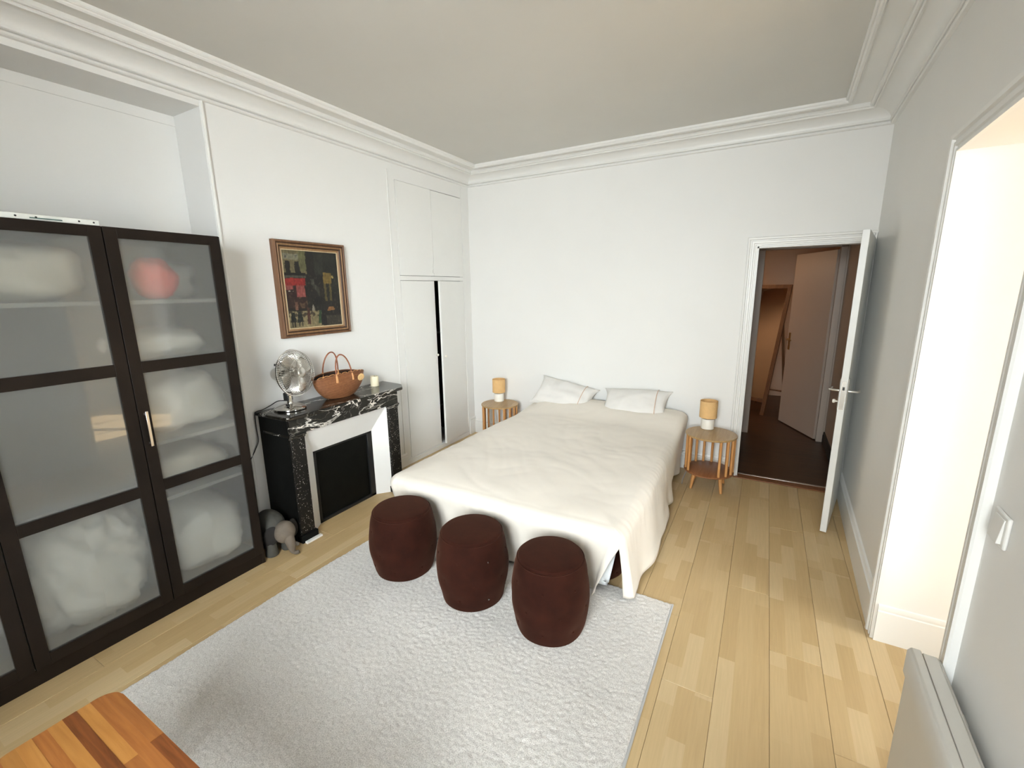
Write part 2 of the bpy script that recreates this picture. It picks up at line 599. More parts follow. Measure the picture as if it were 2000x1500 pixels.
# left wall with niche and cupboard recess
NY0, NY1, NZ = -0.75, 1.60, 2.768
CY0, CY1, CZ0, CZ1 = 3.165, 4.155, 0.055, 2.672
m = MB()
m.box(-0.75, 0, Y0 - 0.3, NY0, 0, CEIL)
m.box(-0.75, 0, NY0, NY1, NZ, CEIL)
m.box(-0.75, -0.30, NY0, NY1, 0, NZ)
m.box(-0.75, 0, NY1, CY0, 0, CEIL)
m.box(-0.75, 0, CY0, CY1, CZ1, CEIL)
m.box(-0.75, 0, CY0, CY1, 0, CZ0)
m.box(-0.75, -0.45, CY0, CY1, CZ0, CZ1)
m.box(-0.75, 0, CY1, D + 0.2, 0, CEIL)
wl = struct(m.obj('wall_left', 'wall_paint'), 'white painted wall with shallow niche and fireplace', 'wall')
# bead around the niche, thin fillet on its back
m = MB()
m.tube([(0.002, NY1 + 0.012, 0.0), (0.002, NY1 + 0.012, 2.80)], 0.012, 8)
o = m.obj('edge_bead', 'trim_paint', wl, smooth=40)
m = MB().box(-0.30, -0.292, NY0, NY1, NZ - 0.058, NZ - 0.050)
m.obj('fillet', 'trim_paint', wl)

# back wall with the doorway
DX0, DX1, DZ = 2.871, 3.603, 2.018
m = MB()
m.box(-0.2, DX0, D, D + 0.12, 0, CEIL)
m.box(DX0, DX1, D, D + 0.12, DZ, CEIL)
m.box(DX1, 4.0, D, D + 0.12, 0, CEIL)
struct(m.obj('wall_back', 'wall_paint'), 'white painted wall behind the bed pillows', 'wall')

# right wall: far part, over the opening, near part
OY0, OY1, OZ = 1.655, 2.492, 2.205
TH = 0.32
def wpoly(y0, y1, t=TH):
    return [(xr(y0), y0), (xr(y0) + t, y0), (xr(y1) + t, y1), (xr(y1), y1)]
m = MB()
m.prism(wpoly(OY1, D + 0.12), 0, CEIL)
m.prism(wpoly(OY0, OY1), OZ, CEIL)
m.prism(wpoly(Y0 - 0.3, OY0), 0, CEIL)
struct(m.obj('wall_right', 'wall_paint'), 'white wall with wide cased opening on the right', 'wall')

# wall behind the viewer with window
m = MB()
a, b = WIN2['x0'], WIN2['x1']
m.box(0, a, Y0 - 0.3, Y0, 0, CEIL)
m.box(b, xr(Y0) + 0.02, Y0 - 0.3, Y0, 0, CEIL)
m.box(a, b, Y0 - 0.3, Y0, 0, WIN2['z0'])
m.box(a, b, Y0 - 0.3, Y0, WIN2['z1'], CEIL)
struct(m.obj('wall_near', 'wall_paint'), 'white wall behind the viewpoint with tall window', 'wall')

def window(name, axis, pos, a0, a1, z0, z1, label):
    fr = MB()
    def bx(p0, p1, q0, q1, r0, r1):
        if axis == 'x': fr.box(pos + p0, pos + p1, q0, q1, r0, r1)
        else: fr.box(q0, q1, pos + p0, pos + p1, r0, r1)
    bx(-0.03, 0.03, a0, a1, z0, z0 + 0.06)
    bx(-0.03, 0.03, a0, a1, z1 - 0.06, z1)
    bx(-0.03, 0.03, a0, a0 + 0.05, z0, z1)
    bx(-0.03, 0.03, a1 - 0.05, a1, z0, z1)
    c = (a0 + a1) / 2
    bx(-0.03, 0.03, c - 0.05, c + 0.05, z0, z1)
    for k in (1, 2):
        z = z0 + (z1 - z0) * k / 3
        bx(-0.015, 0.015, a0, a1, z - 0.018, z + 0.018)
    return struct(fr.obj(name, 'trim_paint'), label, 'window')
window('window_2', 'y', Y0 - 0.2, WIN2['x0'], WIN2['x1'], WIN2['z0'], WIN2['z1'], 'tall white casement window behind the viewpoint')

# cornice profile (offset from wall, z)
CP = [(0.0, 2.800), (0.018, 2.801), (0.024, 2.806), (0.024, 2.813), (0.010, 2.815), (0.010, 2.822), (0.026, 2.823), (0.032, 2.827), (0.032, 2.836), (0.028, 2.838)]
for i in range(13):
    t = i / 12 * PI / 2
    CP.append((0.028 + 0.100 * (1 - math.cos(t)), 2.838 + 0.058 * math.sin(t)))
CP += [(0.128, 2.890), (0.138, 2.886), (0.143, 2.891), (0.143, 2.900), (0.150, 2.896), (0.160, 2.896), (0.166, 2.902), (0.166, 2.922), (0.272, 2.922), (0.272, 2.908),
       (0.280, 2.900), (0.292, 2.898), (0.300, 2.904), (0.301, 2.912), (0.308, 2.910), (0.314, 2.916), (0.315, CEIL)]
xR0, xR1 = xr(Y0), xr(D)
def corner_pts(o_):
    # offset polygon of the room (clockwise from near-left)
    nx, ny = math.cos(math.atan(0.0322)), math.sin(math.atan(0.0322))
    # right wall line x = xr(y) shifted inwards
    s = o_ * math.sqrt(1 + 0.0322 ** 2)
    f = lambda y: xr(y) - s
    return [(o_, Y0 + o_), (o_, D - o_), (f(D - o_), D - o_), (f(Y0 + o_), Y0 + o_)]
side_names = [('trim_1', 'moulded plaster cornice along the left wall'), ('trim_2', 'moulded plaster cornice along the back wall'),
              ('trim_3', 'moulded plaster cornice along the right wall'), ('trim_4', 'moulded plaster cornice above the viewpoint window')]
rings = [corner_pts(o_) for o_, z in CP]
for s_, (nm, lb) in enumerate(side_names):
    m = MB()
    a, b = s_, (s_ + 1) % 4
    rows = []
    for (o_, z), rg in zip(CP, rings):
        rows.append([(rg[a][0], rg[a][1], z), (rg[b][0], rg[b][1], z)])
    m.grid(rows)
    # close the back against the ceiling
    o = m.obj(nm, 'trim_paint', smooth=25, flip=False)
    struct(o, lb, 'cornice')

# baseboards
def bb(name, poly_line, h, t, label, mat='trim_paint', inward=1):
    """poly_line: two points along the wall face; board grows to the left of direction * inward."""
    (x0, y0), (x1, y1) = poly_line
    d = Vector((x1 - x0, y1 - y0, 0)).normalized()
    n = Vector((-d.y, d.x, 0)) * inward
    prof = [(0, 0), (t, 0), (t, h - 0.035), (t * 0.62, h - 0.03), (t * 0.85, h - 0.018), (t * 0.5, h - 0.004), (0, h)]
    m = MB()
    rows = []
    for px, pz in prof:
        rows.append([(x0 + n.x * px, y0 + n.y * px, pz), (x1 + n.x * px, y1 + n.y * px, pz)])
    m.grid(rows)
    k = len(prof)
    m.f.append(tuple(2 * i for i in range(k)))
    m.f.append(tuple(2 * i + 1 for i in range(k - 1, -1, -1)))
    return struct(m.obj(name, mat, smooth=30), label, 'baseboard')
bb('baseboard_back', ((0.0, D), (2.80, D)), 0.17, 0.018, 'white moulded skirting board along the back wall', inward=-1)
bb('baseboard_left', ((0.0, 2.73), (0.0, 3.10)), 0.13, 0.015, 'white low skirting board beside the fireplace', inward=-1)
bb('baseboard_left_end', ((0.0, 4.19), (0.0, D)), 0.21, 0.015, 'short white skirting piece in the left corner', inward=-1)
bb('baseboard_right', ((xr(OY1 + 0.06), OY1 + 0.06), (xr(D), D)), 0.20, 0.020, 'white tall skirting board along the right wall', inward=1)
bb('baseboard_opening', ((xr(OY1) - 0.004, OY1), (xr(OY1) + TH, OY1)), 0.195, 0.012, 'white skirting board inside the bright opening', inward=-1)
bb('baseboard_near', ((xr(Y0), Y0), (xr(OY0 - 0.08), OY0 - 0.08)), 0.20, 0.020, 'white skirting board behind the heater', inward=1)

# casing profile helper: moulded strip between two points on a plane
def casing(name, segs, label):
    """segs: list of (origin, along, across, out, length, mitre0, mitre1) vectors; width w."""
    prof = [(0.0, 0.0), (0.0, 0.016), (0.010, 0.016), (0.014, 0.010), (0.022, 0.010), (0.026, 0.018), (0.040, 0.018),
            (0.044, 0.012), (0.052, 0.012), (0.056, 0.024), (0.070, 0.026), (0.074, 0.020), (0.074, 0.0)]
    m = MB()
    for (o_, al, ac, ou, L, m0, m1) in segs:
        o_, al, ac, ou = map(Vector, (o_, al, ac, ou))
        rows = []
        for w_, h_ in prof:
            p0 = o_ + ac * w_ + ou * h_ + al * (m0 * w_)
            p1 = o_ + ac * w_ + ou * h_ + al * (L + m1 * w_)
            rows.append([tuple(p0), tuple(p1)])
        m.grid(rows)
    return struct(m.obj(name, 'trim_paint', smooth=25), label, 'door casing')
casing('trim_5', [((DX0, D, 0), (0, 0, 1), (-1, 0, 0), (0, -1, 0), DZ, 0, 1),
                  ((DX0, D, DZ), (1, 0, 0), (0, 0, 1), (0, -1, 0), DX1 - DX0, -1, 1),
                  ((DX1, D, 0), (0, 0, 1), (0.5, 0, 0), (0, -1, 0), DZ, 0, 1)], 'white moulded casing around the dark doorway')
ny = Vector((-1, 0.0322, 0)).normalized()
aly = Vector((0.0322, 1, 0)).normalized()
casing('trim_6', [((xr(OY1), OY1, 0), (0, 0, 1), tuple(aly), tuple(ny), OZ, 0, 1),
                  ((xr(OY0), OY0, OZ), tuple(aly), (0, 0, 1), tuple(ny), (OY1 - OY0) * 1.0005, -1, 1),
                  ((xr(OY0), OY0, 0), (0, 0, 1), tuple(-aly), tuple(ny), OZ, 0, 1)], 'white moulded casing around the bright opening')

# door jamb lining and threshold
m = MB()
m.box(DX0 - 0.002, DX0 + 0.012, D + 0.002, D + 0.13, 0, DZ)
m.box(DX1 - 0.012, DX1 + 0.002, D + 0.002, D + 0.13, 0, DZ)
m.box(DX0, DX1, D + 0.002, D + 0.13, DZ - 0.012, DZ + 0.002)
struct(m.obj('trim_7', 'trim_paint'), 'white lining inside the doorway frame', 'door frame')
m = MB()
m.box(DX0 - 0.02, DX1 + 0.02, D - 0.035, D + 0.055, 0.0005, 0.010)
th = struct(m.obj('trim_8', 'threshold_wood', bevel=0.003), 'brown wooden threshold with metal strip in the doorway', 'threshold')
MB().box(DX0, DX1, D + 0.056, D + 0.082, 0.0005, 0.013).obj('metal_strip', 'threshold_metal', th, bevel=0.003)

# ------------------------------------------------------------------ open white door
HX, HY = 3.600, 4.285
FX, FY = 3.449, 3.530
Ld = math.hypot(FX - HX, FY - HY)
ang = math.atan2(FY - HY, FX - HX)
door = MB().box(0, Ld, -0.001, 0.037, 0.008, 2.030).obj('door_1', 'door_paint', bevel=0.002)
door.location = (HX, HY, 0)
door.rotation_euler = (0, 0, ang)
struct(door, 'white panel door swung open against the right wall', 'door')
# local: x along width (free edge at Ld); local +y is the side facing the wall
def dpart(m, name, mat, **k):
    return m.obj(name, mat, door, **k)
# local y direction: rotate (0,1) by ang -> points to +x world side
zc = 0.985
dpart(MB().box(Ld - 0.062, Ld - 0.022, 0.037, 0.042, zc - 0.095, zc + 0.115), 'handle_plate', 'satin_steel', bevel=0.002)
dpart(MB().box(Ld - 0.062, Ld - 0.022, -0.006, -0.001, zc - 0.095, zc + 0.115), 'handle_plate', 'satin_steel', bevel=0.002)
dpart(MB().tube([(Ld - 0.042, 0.040, zc + 0.03), (Ld - 0.042, 0.082, zc + 0.03), (Ld - 0.05, 0.092, zc + 0.03), (Ld - 0.07, 0.096, zc + 0.03), (Ld - 0.155, 0.094, zc + 0.026)], 0.008, 10), 'handle', 'metal_handle', smooth=40)
dpart(MB().tube([(Ld - 0.042, -0.004, zc + 0.03), (Ld - 0.042, -0.046, zc + 0.03), (Ld - 0.05, -0.056, zc + 0.03), (Ld - 0.07, -0.060, zc + 0.03), (Ld - 0.155, -0.058, zc + 0.026)], 0.008, 10), 'handle', 'metal_handle', smooth=40)
kb = MB().lathe([(0.004, 0), (0.006, 0.012), (0.012, 0.016), (0.014, 0.022), (0.012, 0.028), (0.005, 0.031)], seg=16)
kb.xf(Matrix.Translation((Ld - 0.042, -0.006, zc - 0.045)) @ Matrix.Rotation(PI / 2, 4, 'X'))
dpart(kb, 'lock_knob', 'lamp_ceramic', smooth=40)
dpart(MB().box(Ld - 0.0005, Ld + 0.0015, 0.006, 0.030, zc - 0.09, zc + 0.10), 'lock_plate', 'satin_steel')
dpart(MB().box(Ld + 0.001, Ld + 0.0022, 0.012, 0.024, zc + 0.040, zc + 0.062), 'latch', 'black_plastic')
dpart(MB().box(Ld + 0.001, Ld + 0.0022, 0.014, 0.022, zc - 0.045, zc - 0.012), 'bolt', 'satin_steel')

# ------------------------------------------------------------------ hall and far room behind the doorway
HZ = 2.60
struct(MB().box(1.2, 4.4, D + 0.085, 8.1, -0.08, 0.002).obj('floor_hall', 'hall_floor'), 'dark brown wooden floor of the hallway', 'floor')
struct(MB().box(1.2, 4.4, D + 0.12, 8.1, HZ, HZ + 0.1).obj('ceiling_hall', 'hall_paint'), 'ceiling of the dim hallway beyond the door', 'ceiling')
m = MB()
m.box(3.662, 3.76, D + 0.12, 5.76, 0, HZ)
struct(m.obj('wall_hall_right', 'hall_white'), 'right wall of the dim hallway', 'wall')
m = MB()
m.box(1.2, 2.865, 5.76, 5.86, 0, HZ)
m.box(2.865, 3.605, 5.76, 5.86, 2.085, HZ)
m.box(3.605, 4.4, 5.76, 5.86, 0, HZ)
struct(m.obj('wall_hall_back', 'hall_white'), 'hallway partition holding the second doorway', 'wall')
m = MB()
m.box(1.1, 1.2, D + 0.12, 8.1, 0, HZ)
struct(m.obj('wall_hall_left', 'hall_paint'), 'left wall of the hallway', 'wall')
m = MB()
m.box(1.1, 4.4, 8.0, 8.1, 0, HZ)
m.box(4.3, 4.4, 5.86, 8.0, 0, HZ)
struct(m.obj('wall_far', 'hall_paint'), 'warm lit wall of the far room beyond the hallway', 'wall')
m = MB()
m.box(2.845, 2.917, 5.742, 5.76, 0, 2.15)
m.box(3.588, 3.646, 5.742, 5.76, 0, 2.15)
m.box(2.845, 3.646, 5.742, 5.76, 2.083, 2.15)
m.box(2.865, 2.917, 5.76, 5.862, 0, 2.085)
m.box(3.588, 3.605, 5.76, 5.862, 0, 2.085)
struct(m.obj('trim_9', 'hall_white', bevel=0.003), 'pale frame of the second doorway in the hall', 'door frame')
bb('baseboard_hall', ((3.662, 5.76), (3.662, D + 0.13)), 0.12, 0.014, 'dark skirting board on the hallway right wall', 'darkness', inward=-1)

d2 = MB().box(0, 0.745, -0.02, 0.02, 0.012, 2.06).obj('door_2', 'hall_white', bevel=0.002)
d2.location = (3.585, 5.80, 0)
d2.rotation_euler = (0, 0, math.atan2(6.464 - 5.80, 3.261 - 3.585))
struct(d2, 'pale inner door standing half open beyond the hallway', 'door')
# side facing the viewer is local +y
for sgn in (1, -1):
    MB().box(0.675, 0.715, *sorted((sgn * 0.020, sgn * 0.025)), 0.93, 1.14).obj('handle_plate', 'brass', d2, bevel=0.002)
    MB().tube([(0.695, sgn * 0.022, 1.06), (0.695, sgn * 0.06, 1.06), (0.68, sgn * 0.07, 1.06), (0.58, sgn * 0.07, 1.055)], 0.008, 8).obj('handle', 'brass', d2, smooth=40)

# leaning floor mirror in the far room
BR = Vector((3.075, 6.64, 0.0)); TR = Vector((3.255, 7.02, 1.715))
wd = Vector((-0.905, 0.425, 0)).normalized()
mw = 0.43
up = (TR - BR).normalized()
nf = up.cross(wd).normalized()
if nf.y > 0: nf = -nf
H = (TR - BR).length
mirror = thing('floor_mirror', 'wood framed standing mirror seen through the dark doorway', 'mirror', tuple(BR + wd * mw / 2))
def mloc(m):
    # build in (w, n, u) coordinates then map to world, relative to thing's location
    M = Matrix((wd, nf, up)).transposed().to_4x4()
    M.translation = BR - Vector(mirror.location)
    return m.xf(M)
for nm, bxs in (('stile', (0, 0.05, -0.012, 0.012, 0, H)), ('stile', (mw - 0.05, mw, -0.012, 0.012, 0, H)),
                ('rail', (0.05, mw - 0.05, -0.012, 0.012, H - 0.05, H)), ('rail', (0.05, mw - 0.05, -0.012, 0.012, 0.17, 0.22))):
    mloc(MB().box(*bxs)).obj(nm, 'mirror_wood', mirror, bevel=0.003)
mloc(MB().box(0.05, mw - 0.05, -0.006, 0.002, 0.22, H - 0.05)).obj('glass', 'mirror_glass', mirror)
for t in (0.02, mw - 0.02):
    top = BR + wd * t + up * (H * 0.72)
    foot = BR + wd * t - Vector((nf.x, nf.y, 0)).normalized() * 0.62
    foot.z = 0.012
    MB().tube([tuple(top - Vector(mirror.location)), tuple(foot - Vector(mirror.location))], 0.016, 8).obj('prop_leg', 'mirror_wood', mirror, smooth=40)
a_ = BR + wd * 0.02 - Vector((nf.x, nf.y, 0)).normalized() * 0.50
b_ = a_ + wd * (mw - 0.04)
a_.z = b_.z = 0.26
MB().tube([tuple(a_ - Vector(mirror.location)), tuple(b_ - Vector(mirror.location))], 0.012, 8).obj('crossbar', 'mirror_wood', mirror, smooth=40)

def pendant(loc, label, energy, color):
    t = thing('ceiling_lamp', label, 'lamp', loc)
    MB().lathe([(0.04, 0.0), (0.05, 0.02), (0.05, 0.05)], (0, 0, HZ - loc[2] - 0.05), 20).obj('rose', 'hall_white', t, smooth=40)
    MB().tube([(0, 0, HZ - loc[2] - 0.04), (0, 0, 0.12)], 0.004, 6).obj('cord', 'black_plastic', t)
    MB().lathe([(0.03, 0.12), (0.06, 0.10), (0.16, 0.0)], (0, 0, 0), 28, capb=False, capt=False).obj('shade', 'lamp_ceramic', t, smooth=60)
    d = bpy.data.lights.new('bulb_light', 'POINT')
    d.energy = energy
    d.color = color
    d.shadow_soft_size = 0.05
    l = bpy.data.objects.new('bulb_light', d)
    COL.objects.link(l)
    l.parent = t
    l.location = (0, 0, 0.0)
pendant((1.95, 6.9, 2.1), 'small shaded ceiling lamp in the far room left of the doorway', 14.0, (1.0, 0.62, 0.34))

# ------------------------------------------------------------------ adjoining bright room (through the right opening)
AX0, AX1 = 3.86, WIN1['x']
m = MB()
w1 = WIN1
m.box(AX1, AX1 + 0.3, -1.3, w1['y0'], 0, CEIL)
m.box(AX1, AX1 + 0.3, w1['y1'], 4.3, 0, CEIL)
m.box(AX1, AX1 + 0.3, w1['y0'], w1['y1'], 0, w1['z0'])
m.box(AX1, AX1 + 0.3, w1['y0'], w1['y1'], w1['z1'], CEIL)
struct(m.obj('wall_adjoining_far', 'wall_paint'), 'white window wall of the bright adjoining room', 'wall')
m = MB()
w3 = WIN3
m.box(3.80, w3['x0'], -1.3, -1.0, 0, CEIL)
m.box(w3['x1'], AX1, -1.3, -1.0, 0, CEIL)
m.box(w3['x0'], w3['x1'], -1.3, -1.0, 0, w3['z0'])
m.box(w3['x0'], w3['x1'], -1.3, -1.0, w3['z1'], CEIL)
m.box(AX0 - 0.02, AX1 + 0.3, 4.2, 4.3, 0, CEIL)
struct(m.obj('wall_adjoining_sides', 'wall_paint'), 'white side walls of the bright adjoining room', 'wall')
struct(MB().box(3.862, AX1 + 0.3, -1.3, 4.3, -0.10, 0.0).obj('floor_adjoining', 'laminate'), 'pale wooden floor of the bright adjoining room', 'floor')
struct(MB().box(3.95, AX1 + 0.3, -1.3, 4.3, CEIL, CEIL + 0.1).obj('ceiling_adjoining', 'ceiling_paint'), 'ceiling of the bright adjoining room', 'ceiling')
window('window_1', 'x', AX1 + 0.06, w1['y0'], w1['y1'], w1['z0'], w1['z1'], 'white casement window of the bright adjoining room')
window('window_added', 'y', w3['y'] - 0.08, w3['x0'], w3['x1'], w3['z0'], w3['z1'], 'unseen white casement window added for light in the adjoining room')  # out of view, put in so daylight reaches the back wall
pf = thing('picture_frame', 'small thin black framed picture mirrored in the wardrobe glass', 'picture', (AX1 - 0.012, 2.52, 1.78))
m = MB()
for bxs in ((-0.008, 0.008, -0.14, -0.13, -0.22, 0.22), (-0.008, 0.008, 0.13, 0.14, -0.22, 0.22), (-0.008, 0.008, -0.14, 0.14, 0.21, 0.22), (-0.008, 0.008, -0.14, 0.14, -0.22, -0.21)):
    m.box(*bxs)
m.obj('frame', 'black_plastic', pf)
MB().box(-0.002, 0.006, -0.13, 0.13, -0.21, 0.21).obj('print', 'pillow_white', pf)

# ------------------------------------------------------------------ wardrobe
WX = 0.334
wr = thing('wardrobe', 'tall black-brown wardrobe with frosted glass doors in the niche', 'wardrobe', (0.0, 0.64, 0))
def wl_(m):
    return m.xf(Matrix.Translation((0, -0.64, 0)))
wy0, wy1 = -0.165, 1.437
MBX = lambda *b: wl_(MB().box(*b))
MBX(-0.285, WX - 0.022, wy1 - 0.018, wy1, 0, 2.007).obj('side_panel', 'wardrobe_wood', wr, bevel=0.001)
MBX(-0.285, WX - 0.022, wy0, wy0 + 0.018, 0, 2.007).obj('side_panel', 'wardrobe_wood', wr, bevel=0.001)
MBX(-0.285, WX - 0.022, 0.378, 0.396, 0.08, 1.99).obj('divider', 'wardrobe_inside', wr)
MBX(-0.285, WX - 0.022, wy0 + 0.018, wy1 - 0.018, 1.989, 2.007).obj('top_panel', 'wardrobe_wood', wr)
MBX(-0.285, WX - 0.03, wy0 + 0.018, wy1 - 0.018, 0.075, 0.093).obj('bottom_panel', 'wardrobe_inside', wr)
MBX(WX - 0.06, WX - 0.026, wy0 + 0.018, wy1 - 0.018, 0.0, 0.075).obj('plinth', 'wardrobe_wood', wr)
MBX(-0.285, -0.275, wy0 + 0.018, wy1 - 0.018, 0.093, 1.989).obj('back_panel', 'wardrobe_inside', wr)
for (ya, yb, zs) in ((0.396, wy1 - 0.018, (1.655, 1.345, 0.93, 0.62)),):
    for z in zs:
        if z in (0.62,):
            MBX(-0.275, WX - 0.05, 0.93, yb, z, z + 0.018).obj('shelf', 'wardrobe_inside', wr)
        elif z == 0.93 or z == 1.345:
            MBX(-0.275, WX - 0.05, 0.93, yb, z, z + 0.018).obj('shelf', 'wardrobe_inside', wr)
        else:
            MBX(-0.275, WX - 0.05, ya, yb, z, z + 0.018).obj('shelf', 'wardrobe_inside', wr)
MBX(-0.275, WX - 0.05, 0.396, 0.93, 0.74, 0.758).obj('shelf', 'wardrobe_inside', wr)
MBX(-0.275, WX - 0.05, 0.915, 0.931, 0.093, 1.989).obj('divider', 'wardrobe_inside', wr)

def wdoor(ya, yb, handle_y):
    """frame with three glass panes; ya..yb the leaf"""
    z0, z1 = 0.085, 2.006
    st = 0.050
    d = MB()
    d.box(WX - 0.022, WX, ya, ya + st, z0, z1)
    d.box(WX - 0.022, WX, yb - st, yb, z0, z1)
    rails = [(z0, 0.140), (0.702, 0.758), (1.322, 1.378), (1.958, z1)]
    for a_, b_ in rails:
        d.box(WX - 0.022, WX, ya + st, yb - st, a_, b_)
    dd = wl_(d).obj('door', 'wardrobe_wood', wr, bevel=0.0012)
    for a_, b_ in ((0.140, 0.702), (0.758, 1.322), (1.378, 1.958)):
        g = MBX(WX - 0.014, WX - 0.010, ya + st, yb - st, a_, b_)
        g.obj('pane', 'frosted_glass', dd)
    h = MB()
    h.box(WX + 0.020, WX + 0.026, handle_y - 0.006, handle_y + 0.006, 0.955, 1.135)
    h.box(WX - 0.001, WX + 0.021, handle_y - 0.004, handle_y + 0.004, 0.965, 0.975)
    h.box(WX - 0.001, WX + 0.021, handle_y - 0.004, handle_y + 0.004, 1.115, 1.125)
    o = wl_(h).obj('handle', 'metal_handle', dd, bevel=0.0015)
    o['label'] = 'slim brushed metal bar handle'
wdoor(0.923, 1.421, 0.948)
wdoor(0.391, 0.919, 0.418)
wdoor(-0.146, 0.387, 0.36)

# worn white batten lying on the wardrobe
bt = MB().box(0.285, 0.312, -0.10, 0.925, 2.0075, 2.031).obj('batten', 'batten_white', bevel=0.002)
tag(bt, 'worn white batten with dark specks lying on top of the wardrobe', 'batten')
for y in (0.905, 0.855, 0.72, 0.66, 0.52):
    mm = MB().lathe([(0.004, 0), (0.0035, 0.001)], seg=10).xf(Matrix.Translation((0.3121, y, 2.020)) @ Matrix.Rotation(PI / 2, 4, 'Y'))
    mm.obj('screw_hole', 'black_plastic', bt)
MB().box(0.3121, 0.3127, 0.70, 0.80, 2.014, 2.019).obj('stain', 'batten_mark', bt)

# ---- bedding inside the wardrobe
def N(p, s, o=0.0):
    return noise.noise(Vector((p[0] * s + o, p[1] * s - o * 0.7, p[2] * s + o * 1.3)))

def pillow_mesh(L, W, T, seed=0.0, n=22, wr_=0.012, pinch=0.10):
    m = MB()
    for side in (1, -1):
        rows = []
        for i in range(n + 1):
            u = -1 + 2 * i / n
            row = []
            for j in range(n + 1):
                v = -1 + 2 * j / n
                k = 1 - pinch * (1 - abs(u) ** 2) * (abs(v) ** 6) * 0.6
                k2 = 1 - pinch * (1 - abs(v) ** 2) * (abs(u) ** 6) * 0.6
                x, y = u * L / 2 * k2, v * W / 2 * k
                e = max(0.0, (1 - abs(u) ** 2.6)) ** 0.55 * max(0.0, (1 - abs(v) ** 2.6)) ** 0.55
                z = side * T / 2 * e
                if 0 < i < n and 0 < j < n:
                    z += side * e * (wr_ * N((x, y, side), 7, seed) + wr_ * 0.6 * N((x, y, side), 16, seed + 3))
                row.append((x, y, z))
            rows.append(row)
        m.grid(rows)
    return m

def blob(rx, ry, rz, seed, amp=0.18, fold=0.05, seg=36, rng=22, power=0.7):
    m = MB()
    vs = []
    sg = lambda v: math.copysign(abs(v) ** power, v)
    rows = []
    for i in range(rng + 1):
        th = PI * i / rng
        row = []
        for j in range(seg + 1):
            ph = 2 * PI * (j % seg) / seg
            p = Vector((sg(math.sin(th)) * sg(math.cos(ph)), sg(math.sin(th)) * sg(math.sin(ph)), sg(math.cos(th))))
            k = 1 + amp * N(p, 1.6, seed) + fold * (0.5 - abs(N(p, 4.0, seed + 5))) * 2
            row.append((p.x * rx * k, p.y * ry * k, max(-rz, p.z * rz * k)))
        rows.append(row)
    m.grid(rows)
    return m

def place(m, name, mat, loc, rot, label, cat, group=None, smooth=180):
    o = m.obj(name, mat, smooth=smooth)
    o.location = loc
    o.rotation_euler = rot
    return tag(o, label, cat, group)
gb = 'bedding kept in the wardrobe'
place(blob(0.15, 0.115, 0.095, 1.0), 'folded_linen', 'bedding_white', (-0.06, 1.29, 1.770), (0, 0, 0.1), 'white linen bundle on top shelf behind the right wardrobe door', 'linen', gb)
place(blob(0.09, 0.11, 0.105, 2.0, 0.12, 0.05, 36, 22, 1.0), 'red_cloth', 'bedding_red', (0.17, 1.155, 1.782), (0, 0, 0.3), 'red cloth bundle behind the upper right frosted pane', 'cloth')
place(blob(0.20, 0.22, 0.075, 3.0), 'folded_linen', 'bedding_white', (0.03, 1.15, 1.441), (0, 0, 0), 'flat white linen on the second shelf behind the right door', 'linen', gb)
place(blob(0.27, 0.225, 0.155, 4.0), 'rolled_duvet', 'bedding_white', (-0.01, 1.18, 1.105), (0, 0, 0), 'big white duvet bulging behind the middle right pane', 'duvet', gb)
place(blob(0.26, 0.21, 0.10, 5.0), 'stored_pillow', 'bedding_cream', (0.0, 1.16, 0.742), (0, 0, 0), 'cream pillow on low shelf behind the right wardrobe door', 'pillow', gb)
place(blob(0.28, 0.215, 0.20, 6.0), 'stored_pillow', 'bedding_white', (-0.01, 1.18, 0.297), (0, 0, 0), 'white pillow filling the bottom right wardrobe compartment', 'pillow', gb)
place(blob(0.24, 0.235, 0.13, 7.0), 'folded_blanket', 'bedding_cream', (0.01, 0.66, 1.805), (0, 0, 0), 'greyish white blanket behind the upper middle wardrobe pane', 'blanket', gb)
place(blob(0.30, 0.235, 0.27, 8.0, 0.15, 0.14, 60, 40), 'crumpled_duvet', 'bedding_white', (-0.02, 0.665, 0.367), (0, 0, 0), 'crumpled white duvet behind the lower middle wardrobe pane', 'duvet', gb)
place(blob(0.26, 0.22, 0.20, 9.0, 0.15, 0.12, 50, 30), 'crumpled_sheet', 'bedding_white', (0.0, 0.12, 0.297), (0, 0, 0), 'crumpled white sheet behind the leftmost low wardrobe pane', 'sheet', gb)

# ------------------------------------------------------------------ fireplace
fp = thing('fireplace', 'black marble fireplace with white veined mantel and white splayed surround', 'fireplace', (0.0, 2.20, 0))
F = lambda m: m.xf(Matrix.Translation((0, -2.20, 0)))
# mantel shelf
out = [(0.001, 1.672), (0.001, 2.855), (0.235, 2.830), (0.262, 2.822), (0.345, 2.742), (0.352, 2.725), (0.352, 1.690), (0.345, 1.676), (0.30, 1.672)]
F(MB().prism(out, 0.880, 0.905)).obj('mantel_shelf', 'marble_veined', fp, bevel=0.006)
F(MB().box(0.001, 0.330, 1.697, 2.692, 0.772, 0.880)).obj('frieze', 'marble_veined', fp, bevel=0.002)
for (ya, yb) in ((1.697, 1.803), (2.586, 2.692)):
    j = F(MB().box(0.05, 0.326, ya, yb, 0.052, 0.772)).obj('jamb', 'marble_speckled', fp, bevel=0.004)
    mm = MB()
    mm.box(0.04, 0.336, ya - 0.008, yb + 0.010, 0.758, 0.775)
    mm.box(0.05, 0.331, ya - 0.003, yb + 0.004, 0.745, 0.758)
    F(mm).obj('capital', 'marble_veined', j, bevel=0.004)
    F(MB().box(0.05, 0.345, ya - 0.012, yb + 0.010, 0.0, 0.055)).obj('plinth', 'black_paint', j, bevel=0.004)
